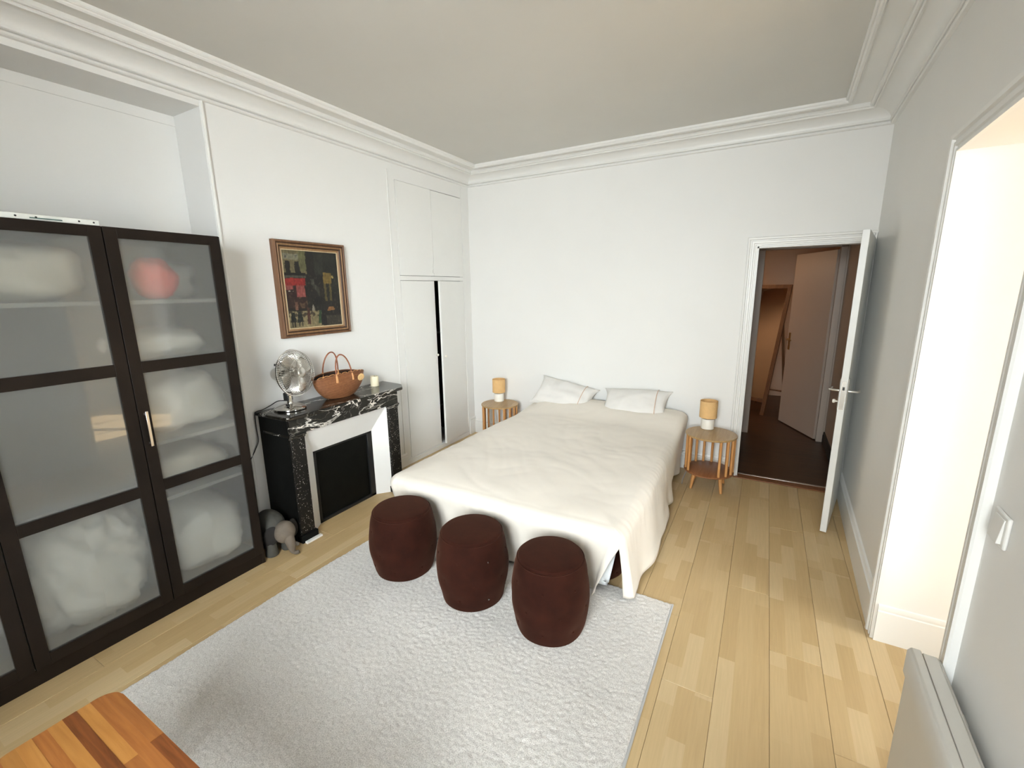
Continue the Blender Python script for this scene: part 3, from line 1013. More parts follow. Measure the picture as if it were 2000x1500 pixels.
# dark painted cheek on the side facing the viewer
F(MB().box(0.001, 0.312, 1.692, 1.699, 0.055, 0.88)).obj('side_cheek', 'black_paint', fp)
F(MB().box(0.001, 0.300, 1.684, 1.700, 0.0, 0.085)).obj('side_skirt', 'black_paint', fp, bevel=0.004)
F(MB().box(0.001, 0.300, 2.690, 2.697, 0.0, 0.88)).obj('side_cheek', 'black_paint', fp)
# splayed white surround
yo0, yo1, zo = 1.803, 2.586, 0.772
yi0, yi1, zi = 1.928, 2.484, 0.570
xo, xi = 0.300, 0.212
def slab(quad, t=0.012):
    q = [Vector(p) for p in quad]
    n = (q[1] - q[0]).cross(q[3] - q[0]).normalized()
    if n.x > 0: n = -n
    vs = [tuple(p) for p in q] + [tuple(p + n * t) for p in q]
    return MB().add(vs, [(0, 1, 2, 3), (7, 6, 5, 4), (0, 4, 5, 1), (1, 5, 6, 2), (2, 6, 7, 3), (3, 7, 4, 0)])
F(slab([(xo, yo0, zo), (xo, yo1, zo), (xi, yi1, zi), (xi, yi0, zi)])).obj('surround_panel', 'fire_white', fp)
F(slab([(xo, yo0, 0), (xo, yo0, zo), (xi, yi0, zi), (xi, yi0, 0)])).obj('surround_panel', 'fire_white', fp)
F(slab([(xo, yo1, 0), (xo, yo1, zo), (xi, yi1, zi), (xi, yi1, 0)])).obj('surround_panel', 'fire_white', fp)
# black fire opening: frame and closing plate
mm = MB()
mm.box(0.196, 0.214, yi0, yi0 + 0.022, 0, zi)
mm.box(0.196, 0.214, yi1 - 0.050, yi1, 0, zi)
mm.box(0.196, 0.214, yi0, yi1, zi - 0.014, zi)
mm.box(0.196, 0.214, yi0, yi1, 0, 0.022)
F(mm).obj('fire_frame', 'black_plastic', fp, bevel=0.002)
F(MB().box(0.185, 0.197, yi0, yi1, 0, zi)).obj('fire_shutter', 'fire_black', fp)
# corner beads where the panels meet
F(MB().tube([(xo + 0.001, yo1 - 0.004, zo - 0.004), (xi + 0.001, yi1, zi)], 0.0025, 6)).obj('mitre_line', 'fire_white', fp)
tag(MB().box(0.347, 0.372, 1.700, 1.822, 0.0005, 0.014).obj('edging_strip', 'white_strip', bevel=0.001), 'short white strip on the floor against the fireplace foot', 'strip')
tag(MB().box(0.300, 0.330, 1.650, 1.668, 0.0005, 0.020).obj('plaster_chip', 'white_strip', bevel=0.003), 'small white plaster piece on the floor behind the elephant', 'plaster')

# ------------------------------------------------------------------ painting
pt = thing('painting', 'framed dark oil painting of a street scene above the mantel', 'painting', (0.001, 2.223, 1.721))
PW, PH = 0.295, 0.339   # outer half sizes
def frame_ring(hw, hh, prof):
    m = MB()
    rows = []
    for d, x in prof:      # d = inset from outer edge, x = height above wall
        rows.append([(x, sy * (hw - d), sz * (hh - d)) for sy, sz in ((-1, -1), (1, -1), (1, 1), (-1, 1), (-1, -1))])
    m.grid(rows)
    return m
frame_ring(PW, PH, [(0, 0.0), (0, 0.034), (0.004, 0.043), (0.013, 0.046), (0.017, 0.040)]).obj('frame', 'frame_wood', pt)
frame_ring(PW, PH, [(0.017, 0.040), (0.019, 0.033), (0.023, 0.033), (0.025, 0.038)]).obj('frame_groove', 'groove_shade', pt)  # groove shade painted in as a darker ring
frame_ring(PW, PH, [(0.025, 0.038), (0.030, 0.041), (0.036, 0.037)]).obj('frame_bead', 'frame_light', pt)  # ridge coloured lighter, painting relief that the flat light loses
frame_ring(PW, PH, [(0.036, 0.037), (0.038, 0.030), (0.041, 0.030), (0.043, 0.033), (0.048, 0.026)]).obj('frame_groove', 'groove_shade', pt)  # inner groove, its shade painted in too
frame_ring(PW - 0.047, PH - 0.047, [(0, 0.0), (0, 0.027), (0.004, 0.028), (0.013, 0.021)]).obj('liner', 'frame_light', pt)
frame_ring(PW - 0.047, PH - 0.047, [(0.013, 0.021), (0.018, 0.022), (0.020, 0.015)]).obj('liner_edge', 'liner_wood', pt)
NYp, NZp = 110, 140
hw, hh = PW - 0.066, PH - 0.066
rows = []
for i in range(NZp + 1):
    z = -hh + 2 * hh * i / NZp
    rows.append([(0.017, -hw + 2 * hw * j / NYp, z) for j in range(NYp + 1)])
cv = MB().grid(rows).obj('canvas', 'oil_painting', pt, smooth=180)
ca = cv.data.color_attributes.new('paint', 'FLOAT_COLOR', 'POINT')
K = srgb
def paint(u, v):           # u: 0 left .. 1 right, v: 0 top .. 1 bottom
    n = noise.noise(Vector((u * 7, v * 9, 0.3)))
    n2 = noise.noise(Vector((u * 19, v * 23, 4.3)))
    uu, vv = u + 0.012 * n2, v + 0.012 * n
    c = np.array(K(30, 27, 22)) * (1 + 0.5 * n)
    if uu > 0.55 and vv < 0.30: c = np.array(K(42, 42, 34)) * (1 + 0.4 * n)
    if uu > 0.72 and vv < 0.55: c = np.array(K(34, 34, 26)) * (1 + 0.4 * n)
    # pale building on the left
    if uu < 0.40 and vv < 0.30:
        c = np.array(K(116, 106, 74)) * (1 + 0.25 * n)
        if 0.02 < uu < 0.28 and 0.04 < vv < 0.12:
            c = np.array(K(136, 132, 112)) * (1 + 0.1 * n)
            if 0.06 < vv < 0.10 and 0.05 < uu < 0.26 and n2 > 0.15: c = np.array(K(96, 96, 88))
        if (0.04 < uu < 0.12 or 0.20 < uu < 0.30) and 0.14 < vv < 0.285: c = np.array(K(24, 22, 18))
        if uu > 0.28 and vv < 0.26: c = np.array(K(106, 104, 70)) * (1 + 0.2 * n)
    if uu < 0.38 and 0.285 < vv < 0.32: c = np.array(K(20, 18, 14))
    if uu < 0.38 and 0.32 < vv < 0.35: c = np.array(K(78, 76, 66))
    if uu < 0.36 and 0.355 < vv < 0.445: c = np.array(K(150, 38, 34)) * (1 + 0.2 * n)
    if uu < 0.34 and 0.445 < vv < 0.60:
        c = np.array(K(150, 78, 72)) * (1 + 0.25 * n)
        if 0.13 < uu < 0.19 or (uu < 0.13 and vv > 0.50): c = np.array(K(46, 24, 22))
    if 0.05 < uu < 0.13 and 0.50 < vv < 0.525 and n2 > -0.1: c = np.array(K(196, 188, 170))
    if uu < 0.36 and 0.60 < vv < 0.74:
        c = np.array(K(52, 32, 26)) * (1 + 0.5 * n2)
        if 0.22 < uu < 0.36 and n2 > 0.1: c = np.array(K(88, 66, 48))
    # ochre facade right of centre
    if 0.70 < uu < 0.86 and 0.27 < vv < 0.42: c = np.array(K(124, 102, 48)) * (1 + 0.3 * n)
    if 0.70 < uu < 0.84 and 0.42 < vv < 0.66:
        c = np.array(K(96, 84, 46)) * (1 + 0.4 * n)
        if 0.745 < uu < 0.80: c = np.array(K(26, 28, 22))
    if 0.86 < uu < 0.90 and 0.31 < vv < 0.345: c = np.array(K(180, 158, 92))
    if 0.46 < uu < 0.60 and 0.36 < vv < 0.70 and n > 0.05: c = np.array(K(66, 64, 56)) * (1 + 0.5 * n2)
    # street
    if vv > 0.78 and uu < 0.62:
        c = np.array(K(140, 128, 94)) * (1 + 0.25 * n)
        if vv < 0.86 and n2 > 0.0: c = np.array(K(70, 60, 46))
    if vv > 0.86 and 0.62 < uu: c = np.array(K(58, 52, 42)) * (1 + 0.4 * n)
    # figures
    for (fu, ft, fb, fw, fc) in ((0.08, 0.80, 0.92, 0.045, (26, 32, 28)), (0.20, 0.79, 0.93, 0.05, (24, 34, 30)), (0.36, 0.74, 0.97, 0.03, (78, 44, 36)),
                                 (0.58, 0.78, 0.96, 0.04, (48, 72, 44)), (0.64, 0.74, 0.99, 0.05, (22, 20, 18)), (0.55, 0.60, 0.70, 0.08, (18, 17, 16)),
                                 (0.80, 0.74, 0.79, 0.07, (150, 106, 62)), (0.16, 0.66, 0.76, 0.03, (120, 84, 66)), (0.46, 0.70, 0.78, 0.02, (150, 144, 130))):
        if ft < vv < fb and abs(uu - fu) < fw * (0.6 + 0.6 * (vv - ft) / (fb - ft)): c = np.array(K(*fc)) * (1 + 0.3 * n2)
    for lu in (0.06, 0.10, 0.18, 0.23):
        if 0.91 < vv < 0.985 and abs(u - lu) < 0.010: c = np.array(K(40, 34, 28))
    n3 = noise.noise(Vector((u * 34, v * 30, 9.1)))
    n4 = noise.noise(Vector((u * 60, v * 22, 2.2)))
    c = c * 0.62 * (1 + 0.40 * n3 + 0.30 * n4)
    if n3 > 0.42 and v > 0.3: c = c + np.array(K(52, 44, 34)) * 0.5
    return np.clip(c, 0, 1)
buf = np.ones((len(cv.data.vertices), 4), dtype=np.float32)
for idx, vtx in enumerate(cv.data.vertices):
    u = (vtx.co.y + hw) / (2 * hw)
    v = 1 - (vtx.co.z + hh) / (2 * hh)
    buf[idx, :3] = paint(u, v)
ca.data.foreach_set('color', buf.ravel())

# ------------------------------------------------------------------ built-in cupboard in the left wall
cb = thing('wall_cupboard', 'white flush wall cupboard with four doors beside the back corner', 'cupboard', (0.0, 3.66, 0.0))
Cc = lambda m: m.xf(Matrix.Translation((0, -3.66, 0)))
split = 3.657
Cc(MB().box(-0.018, 0.003, CY0 + 0.004, split - 0.002, 1.846, CZ1 - 0.003)).obj('door', 'trim_paint', cb, bevel=0.001)
ud = Cc(MB().box(-0.018, 0.003, split + 0.002, CY1 - 0.004, 1.846, CZ1 - 0.007)).obj('door', 'trim_paint', cb, bevel=0.001)
Cc(MB().box(0.003, 0.009, split - 0.020, split + 0.016, 1.875, 1.905)).obj('latch', 'trim_paint', ud, bevel=0.002)
Cc(MB().box(0.003, 0.007, split - 0.012, split + 0.010, 1.905, 1.965)).obj('latch_bar', 'trim_paint', ud, bevel=0.001)
Cc(MB().box(-0.03, 0.004, CY0, CY1, 1.800, 1.842)).obj('rail', 'trim_paint', cb, bevel=0.002)
ld = Cc(MB().box(-0.018, 0.003, CY0 + 0.004, split - 0.006, CZ0 + 0.004, 1.796)).obj('door', 'trim_paint', cb, bevel=0.001)
kn = MB().lathe([(0.005, 0), (0.006, 0.012), (0.012, 0.016), (0.012, 0.024), (0.006, 0.028)], seg=16)
kn.xf(Matrix.Translation((0.003, split - 0.025 - 3.66, 1.04)) @ Matrix.Rotation(PI / 2, 4, 'Y'))
kn.obj('knob', 'lamp_ceramic', ld, smooth=40)
Cc(MB().box(0.003, 0.006, split - 0.036, split - 0.016, 0.95, 1.01)).obj('key_plate', 'trim_paint', ld, bevel=0.001)
rl = MB().box(-0.020, 0.002, -0.490, 0.0, CZ0 + 0.004, 1.796).obj('door', 'trim_paint', cb, bevel=0.001)
rl.location = (0.002, CY1 - 0.004 - 3.66, 0)
rl.rotation_euler = (0, 0, math.radians(7.0))
kn = MB().lathe([(0.005, 0), (0.006, 0.012), (0.011, 0.016), (0.011, 0.022), (0.006, 0.026)], seg=16)
kn.xf(Matrix.Translation((0.002, -0.455, 1.02)) @ Matrix.Rotation(PI / 2, 4, 'Y'))
kn.obj('knob', 'lamp_ceramic', rl, smooth=40)
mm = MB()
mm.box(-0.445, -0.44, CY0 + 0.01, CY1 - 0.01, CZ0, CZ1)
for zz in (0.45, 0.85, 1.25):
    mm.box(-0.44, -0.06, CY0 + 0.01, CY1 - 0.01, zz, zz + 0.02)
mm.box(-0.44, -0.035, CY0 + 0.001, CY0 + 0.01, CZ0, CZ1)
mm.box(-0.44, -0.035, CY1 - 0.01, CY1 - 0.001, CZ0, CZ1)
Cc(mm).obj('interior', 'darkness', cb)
# face frame beads
mm = MB()
mm.box(0.0, 0.006, 3.072, 3.085, 0.13, 2.74)
mm.box(0.0, 0.006, CY1 + 0.012, CY1 + 0.022, 0.10, 2.79)
mm.box(0.0, 0.012, 3.085, CY1 + 0.010, 0.0, 0.045)
Cc(mm).obj('face_bead', 'trim_paint', cb, bevel=0.002)

# ------------------------------------------------------------------ bed: base and mattress, bedspread, sheet, pillows
BX0, BX1, BY0, BY1 = 0.875, 2.445, 2.075, 4.215
bed = thing('bed', 'double bed almost wholly hidden under the cream bedspread', 'bed', (1.66, 3.2, 0))
bbx = lambda *b: MB().box(b[0] - 1.66, b[1] - 1.66, b[2] - 3.2, b[3] - 3.2, b[4], b[5])
bbx(BX0 + 0.08, BX1 - 0.10, BY0 + 0.56, BY1 + 0.05, 0.12, 0.26).obj('base', 'lining_dark', bed, bevel=0.01)
bbx(BX0 + 0.075, BX1 - 0.095, BY0 + 0.16, BY1 + 0.06, 0.262, 0.425).obj('mattress', 'pillow_white', bed, bevel=0.05, segs=4)
for lx in (BX0 + 0.18, BX1 - 0.30):
    for ly in (BY0 + 0.75, BY1 - 0.1):
        MB().lathe([(0.025, 0.0), (0.03, 0.12)], (lx - 1.66, ly - 3.2, 0), 16).obj('leg', 'black_plastic', bed, smooth=40)

def bedspread():
    cxm, cym = (BX0 + BX1) / 2, (BY0 + BY1) / 2
    rc = 0.075
    # perimeter: head-left -> down the left side -> front-left corner -> front -> front-right corner -> right side -> head-right -> head
    per = []
    def line(p, q, n, nn):
        for i in range(n):
            t = i / n
            per.append((p[0] + (q[0] - p[0]) * t, p[1] + (q[1] - p[1]) * t, nn[0], nn[1]))
    def arc(c, a0, a1, n):
        for i in range(n):
            a = a0 + (a1 - a0) * i / n
            per.append((c[0] + rc * math.cos(a), c[1] + rc * math.sin(a), math.cos(a), math.sin(a)))
    x0, x1, y0, y1 = BX0, BX1, BY0, BY1
    line((x0, y1), (x0, y0 + rc), 150, (-1, 0))
    arc((x0 + rc, y0 + rc), PI, 1.5 * PI, 26)
    line((x0 + rc, y0), (x1 - rc, y0), 150, (0, -1))
    i_arc = len(per)
    arc((x1 - rc, y0 + rc), 1.5 * PI, 2 * PI, 26)
    i_arc2 = len(per)
    line((x1, y0 + rc), (x1, y1), 150, (1, 0))
    n_skirt = len(per)
    per.append((x1, y1, 1, 0))
    def ztop(x, y):
        v = (y - y0) / (y1 - y0)
        u = (x - x0) / (x1 - x0)
        hb = max(0.0, min(1.0, (v - 0.78) / 0.17))
        hb = hb * hb * (3 - 2 * hb) * max(0.35, min(1.0, (u + 0.02) / 0.16))
        z = 0.470 + 0.050 * v ** 1.3 + 0.078 * hb - 0.010 * math.sin(PI * max(0, min(1, u))) * hb
        z += 0.012 * N((x, y, 0), 1.7, 11.0) + 0.008 * N((x, y, 0), 3.6, 4.0)
        # long soft wrinkles, running roughly towards the near edge and fanning out
        q = x * 1.0 + 0.35 * math.sin(2.2 * y) + 0.10 * N((x, y, 0), 2.0, 8.0)
        fade = max(0.0, 1 - abs(u - 0.55) * 1.6) * max(0, min(1, (1.05 - v) * 2))
        z += 0.0045 * fade * (abs(N((q * 2.4, y * 0.5, 0), 3.0, 1.0)) - 0.2) * 2
        r2 = y * 1.0 + 0.25 * x + 0.08 * N((x, y, 0), 2.3, 2.0)
        z += 0.0085 * (abs(N((r2 * 2.4 + 0.6 * x, x * 0.9, 0), 2.6, 6.0)) - 0.2) * max(0, 1 - v * 1.15)
        z += 0.0040 * (abs(N((r2 * 3.0 - 1.2 * x, x * 2.2, 0), 2.6, 9.0)) - 0.2)
        rr2 = math.hypot(x - 1.62, (y - 2.85) * 1.2)
        aa = math.atan2(y - 2.85, x - 1.62)
        z += 0.0022 * math.sin(aa * 7 + 6 * N((x, y, 0), 2.0, 3.0)) * math.exp(-((rr2 - 0.34) / 0.20) ** 2) * (0.5 + N((x, y, 0), 3.0, 6.0))
        ed = min(x - x0, x1 - x, (y - y0) * 1.0)
        z -= 0.020 * math.exp(-max(0.0, ed - 0.075) / 0.07)
        return z
    V, Fc = [], []
    er = 0.075             # edge radius of the cloth over the mattress
    gx = [x0 + er + (x1 - x0 - 2 * er) * i / 150 for i in range(151)]
    gy = [y0 + er + (y1 - y0 - er) * j / 150 for j in range(151)]
    gid = [[0] * 151 for _ in range(151)]
    for j in range(151):
        for i in range(151):
            gid[j][i] = len(V)
            V.append((gx[i], gy[j], ztop(gx[i], gy[j])))
    for j in range(150):
        for i in range(150):
            Fc.append((gid[j][i], gid[j][i + 1], gid[j + 1][i + 1], gid[j + 1][i]))
    rim = []
    rim += [gid[150 - k][0] for k in range(150)]
    rim += [gid[0][0]] * 26
    rim += [gid[0][k] for k in range(150)]
    rim += [gid[0][150]] * 26
    rim += [gid[k][150] for k in range(150)]
    rim += [gid[150][150]]
    # skirt
    prevrow = {i: rim[i] for i in range(n_skirt + 1)}
    drops = [0.012, 0.025, 0.04, 0.055, 0.07, 0.09, 0.11, 0.14, 0.17, 0.20, 0.23, 0.26, 0.29, 0.32, 0.35, 0.38, 0.41, 0.44, 0.465, 0.485]
    arcL = er * PI / 2
    i_slit = (i_arc + i_arc2) // 2
    slit_prev = None        # second copy of the slit vertices
    s_len = 0
    acc = [0.0]
    for i in range(1, n_skirt + 1):
        acc.append(acc[-1] + math.hypot(per[i][0] - per[i - 1][0], per[i][1] - per[i - 1][1]))
    for dr in drops:
        row = {}
        dup = None
        for i in range(n_skirt + 1):
            px, py, nx, ny_ = per[i] if i < n_skirt else (x1, y1, 1, 0)
            bx_, by_ = px - nx * er, py - ny_ * er if ny_ < 0 else py
            zt = ztop(px - nx * er, by_)
            L = acc[i]
            left = i < 150
            front = 150 <= i < i_arc
            right = i >= i_arc2
            hang = zt - 0.02 + 0.0
            hem = 0.16 if left else 0.035
            if left: hem = 0.14
            k = dr / drops[-1]
            total = arcL + (zt - er - hem)
            s_ = k * total
            if s_ < arcL:
                th = s_ / er
                o_ = er * math.sin(th)
                z = zt - er * (1 - math.cos(th))
            else:
                d_ = s_ - arcL
                o_ = er
                z = zt - er - d_
            kk = max(0.0, (s_ - arcL * 0.6) / (total - arcL * 0.6))
            ph = N((L * 1.0, 0, 0), 2.2, 3.0) * 5
            if right:
                wv = 0.016 * math.sin(L * 9 + ph) + 0.030 * N((L, kk * 0.5, 0), 5.0, 2.0)
                slope = 0.030 - 0.075 * max(0.0, min(1.0, (py - 3.2) / 0.7)) + 0.03 * math.exp(-((py - 2.62) / 0.25) ** 2)
            elif left:
                wv = 0.014 * math.sin(L * 9 + ph) + 0.026 * N((L, kk * 0.5, 0), 5.0, 2.0)
                slope = 0.03
            else:
                wv = 0.008 * math.sin(L * 8 + ph) + 0.034 * N((L, kk * 0.6, 0), 4.5, 5.0)
                slope = -0.075
            if not (front or left or right):
                tt = (i - i_arc) / (i_arc2 - i_arc) if i >= i_arc else 0
                slope = -0.05 + 0.09 * tt
            # gathers just below the edge
            g = 0.010 * (abs(N((L * 4.0 + 0.25 * kk, kk * 0.8, 0), 5.0, 7.0)) - 0.2) * math.exp(-((kk - 0.10) / 0.30) ** 2)
            dc = min(1.0, max(0.0, abs(i - i_slit) - 10) / (70.0 if i > i_slit else 30.0))
            o_ += kk ** 1.2 * (wv * (0.15 + 0.85 * dc) + slope) + g
            x, y = bx_ + nx * o_, by_ + ny_ * o_
            side = 0
            z += 0.0
            def slit_shift(x, y, sgn, kk, i):
                # pull the two flaps apart below the slit apex
                w_ = max(0.0, (kk - 0.18) / 0.82) ** 0.8
                dist = abs(i - i_slit)
                fall = max(0.0, 1 - dist / 34.0)
                if sgn < 0:
                    return x - 0.125 * w_ * fall, y - 0.02 * w_ * fall
                return x + 0.020 * w_ * fall, y + 0.050 * w_ * fall
            if dr > 0.10:
                if i < i_slit:
                    x, y = slit_shift(x, y, -1, kk, i)
                elif i > i_slit:
                    x, y = slit_shift(x, y, 1, kk, i)
                else:
                    xa, ya = slit_shift(x, y, -1, kk, i)
                    xb, yb = slit_shift(x, y, 1, kk, i)
                    row[i] = len(V)
                    V.append((xa, ya, z))
                    dup = len(V)
                    V.append((xb, yb, z))
                    continue
            row[i] = len(V)
            V.append((x, y, max(z, 0.018)))
        for i in range(n_skirt):
            if dr > 0.10 and i == i_slit:
                a_ = slit_prev if slit_prev is not None else prevrow[i]
                Fc.append((a_, prevrow[i + 1], row[i + 1], dup))
            else:
                if prevrow[i] == prevrow[i + 1]:
                    Fc.append((prevrow[i], row[i + 1], row[i]))
                else:
                    Fc.append((prevrow[i], prevrow[i + 1], row[i + 1], row[i]))
        prevrow = row
        slit_prev = dup
    # the cloth spreads a little wider towards the foot on the fireplace side
    def spread(p):
        u = (p[0] - x0) / (x1 - x0)
        v = (p[1] - y0) / (y1 - y0)
        return (p[0] - 0.115 * max(0.0, min(1.0, 1 - u)) * max(0.0, min(1.0, 1 - v)), p[1], p[2])
    V = [spread(p) for p in V]
    m = MB()
    m.v, m.f = V, Fc
    o = m.obj('bedspread', 'bed_linen', smooth=180, flip=True)
    md = o.modifiers.new('thickness', 'SOLIDIFY')
    md.thickness = 0.006
    md.offset = -1
    return tag(o, 'rumpled cream bedspread covering the double bed', 'bedspread')
bedspread()

# pale sheet hanging inside the slit at the foot corner
m = MB()
rows = []
for i in range(15):
    k = i / 14
    z = 0.40 - 0.375 * k
    row = []
    for j in range(17):
        t = j / 16
        L = 0.30 * t
        x = 2.08 + L * (1.08 - 0.22 * k)
        y = 2.150 + 0.02 * k + 0.010 * math.sin(t * 9 + k * 2) + 0.025 * t * t
        row.append((x, y, z + (0.03 * t if k > 0.9 else 0)))
    rows.append(row)
m.grid(rows)
o = m.obj('bed_sheet', 'sheet_white', smooth=180)
o.modifiers.new('thickness', 'SOLIDIFY').thickness = 0.002
tag(o, 'pale bluish sheet corner hanging out below the bedspread', 'sheet')

def bed_pillow(loc, rot, L, W, T, seed, label):
    o = pillow_mesh(L, W, T, seed, 30, 0.022, 0.30).obj('pillow', 'pillow_white', smooth=180)
    o.location = loc
    o.rotation_euler = rot
    tag(o, label, 'pillow', 'bed pillows')
    st = MB()
    pts = []
    for j in range(13):
        v = -0.94 + 1.88 * j / 12
        u = 0.62
        e = max(0, 1 - abs(u) ** 2.6) ** .55 * max(0, 1 - abs(v) ** 2.6) ** .55
        pts.append((u * L / 2, v * W / 2 * 0.985, T / 2 * e + 0.012 * e))
    st.tube(pts, 0.003, 6).obj('piping', 'pillow_piping', o)
    return o
bed_pillow((1.235, 4.150, 0.615), (math.radians(44), math.radians(9), math.radians(-2)), 0.66, 0.36, 0.20, 1.5, 'white pillow with corner pointing up at the left bed head')
bed_pillow((1.965, 4.155, 0.612), (math.radians(42), math.radians(-2), math.radians(1)), 0.66, 0.34, 0.20, 6.5, 'white pillow with tan piping at the right bed head')

# ------------------------------------------------------------------ poufs
def pouf(loc, R_, h, label, rot=0.0, bright=()):
    t = thing('pouf', label, 'pouf', loc, rot, 'brown suede poufs')
    prof = []
    k = 0.84
    for i in range(25):
        s = i / 24
        prof.append((R_ * (k + (1 - k) * math.sin(PI * s) ** 0.8), s * h * 0.955))
    prof = [(R_ * k * 0.96, -0.004 + 0.004)] + prof
    b = MB().lathe(prof, (0, 0, 0), 56)
    # soft tufting dimples where the studs sit
    studs = []
    for row_, (zf, off) in enumerate(((0.72, 0.0), (0.42, 0.5), (0.16, 0.0))):
        for q in range(7):
            a = 2 * PI * (q + off) / 7 + 0.35
            s = zf / 0.955
            r = R_ * (k + (1 - k) * math.sin(PI * s) ** 0.8)
            studs.append((a, zf * h, r))
    vs = []
    for p in b.v:
        a = math.atan2(p[1], p[0]); r = math.hypot(p[0], p[1])
        d = 0
        if r > R_ * 0.5:
            for (sa, sz, sr) in studs:
                da = (a - sa + PI) % (2 * PI) - PI
                dd = (da * R_) ** 2 + (p[2] - sz) ** 2
                d += 0.008 * math.exp(-dd / 0.0011)
            d -= 0.003 * N(p, 12, 5.0)
        f = (r - d) / r if r > 1e-6 else 1
        vs.append((p[0] * f, p[1] * f, p[2]))
    b.v = vs
    b.obj('body', 'suede', t, smooth=50)
    tp = [(R_ * k * 0.985, h * 0.925)]
    tp += [(R_ * k * (0.985 - 0.06 * (1 - math.cos(x))) , h * 0.945 + h * 0.04 * math.sin(x)) for x in (0.0, 0.4, 0.8, 1.2, 1.57)]
    tp += [(R_ * 0.55, h * 0.993), (R_ * 0.25, h * 0.998), (0.001, h)]
    MB().lathe(tp, (0, 0, 0), 56, capb=True, capt=False).obj('seat_pad', 'suede', t, smooth=60)
    MB().tube([(R_ * k * 1.0 * math.cos(2 * PI * i / 56), R_ * k * 1.0 * math.sin(2 * PI * i / 56), h * 0.948) for i in range(56)], 0.004, 6, closed=True).obj('seam', 'suede', t, smooth=180)
    for si, (sa, sz, sr) in enumerate(studs):
        s_ = MB().lathe([(0.0065, 0.0), (0.0055, 0.003), (0.002, 0.0048)], seg=10)
        rr = sr - 0.009
        s_.xf(Matrix.Translation((rr * math.cos(sa), rr * math.sin(sa), sz)) @ Matrix.Rotation(sa, 4, 'Z') @ Matrix.Rotation(PI / 2, 4, 'Y'))
        s_.obj('stud', 'stud' if si in bright else 'suede', t, smooth=40)
    return t
RUGZ = 0.014
pouf((1.145, 1.832, RUGZ), 0.205, 0.400, 'dark brown suede pouf nearest the fireplace', 0.3)
pouf((1.667, 1.828, RUGZ), 0.203, 0.402, 'dark brown suede pouf in the middle of the three', 0.95, (5, 19))
pouf((2.153, 1.816, RUGZ), 0.198, 0.406, 'dark brown suede pouf nearest the floorboards at right', 0.1)
pouf((2.20, 2.42, 0.004), 0.19, 0.25, 'dark brown pouf glimpsed under the bedspread corner', 0.05, tuple(range(7, 14)))

# ------------------------------------------------------------------ rug
def rug():
    nx, ny_ = 330, 470
    yb = np.linspace(-0.35, 2.262, ny_)
    xs = np.linspace(0, 1, nx)
    rows = []
    X = np.zeros((ny_, nx)); Y = np.zeros((ny_, nx)); Z = np.zeros((ny_, nx))
    rng = np.random.RandomState(3)
    for i, y in enumerate(yb):
        xl = 0.684 if y < 1.2 else 0.684 + 0.06 * ((y - 1.2) / 1.06) ** 1.5
        X[i] = xl + (2.680 - xl) * xs
        Y[i] = y
    nz = rng.rand(ny_, nx)
    def blur(a, k):
        for _ in range(k):
            a = (a + np.roll(a, 1, 0) + np.roll(a, -1, 0) + np.roll(a, 1, 1) + np.roll(a, -1, 1)) / 5
        return a
    f1 = blur(nz.copy(), 1); f2 = blur(rng.rand(ny_, nx), 4)
    f1 = (f1 - f1.min()) / (f1.max() - f1.min())
    f2 = (f2 - f2.min()) / (f2.max() - f2.min())
    Z = 0.008 + 0.0075 * f1 + 0.0015 * f2
    X += (blur(rng.rand(ny_, nx), 1) - 0.5) * 0.006
    Y += (blur(rng.rand(ny_, nx), 1) - 0.5) * 0.006
    edge = np.minimum.reduce([np.arange(nx)[None, :].repeat(ny_, 0), (nx - 1 - np.arange(nx))[None, :].repeat(ny_, 0),
                              np.arange(ny_)[:, None].repeat(nx, 1), (ny_ - 1 - np.arange(ny_))[:, None].repeat(nx, 1)])
    Z = np.where(edge == 0, 0.0005, Z)
    verts = np.stack([X, Y, Z], -1).reshape(-1, 3)
    ii, jj = np.meshgrid(np.arange(ny_ - 1), np.arange(nx - 1), indexing='ij')
    a = (ii * nx + jj).ravel()
    faces = np.stack([a, a + 1, a + nx + 1, a + nx], -1)
    me = bpy.data.meshes.new('rug')
    me.vertices.add(len(verts)); me.vertices.foreach_set('co', verts.astype(np.float32).ravel())
    me.loops.add(faces.size); me.loops.foreach_set('vertex_index', faces.astype(np.int32).ravel())
    me.polygons.add(len(faces)); me.polygons.foreach_set('loop_start', np.arange(0, faces.size, 4, dtype=np.int32))
    me.update(calc_edges=True)
    me.validate()
    me.shade_smooth()
    me.materials.append(MATS['rug_pile'])
    o = bpy.data.objects.new('rug', me)
    COL.objects.link(o)
    tag(o, 'large light grey shaggy rug in front of the bed', 'rug')
    b = MB().tube([(2.681, -0.35, 0.006), (2.681, 2.262, 0.006)], 0.006, 6)
    b.obj('binding', 'cable_grey', o, smooth=60)
rug()

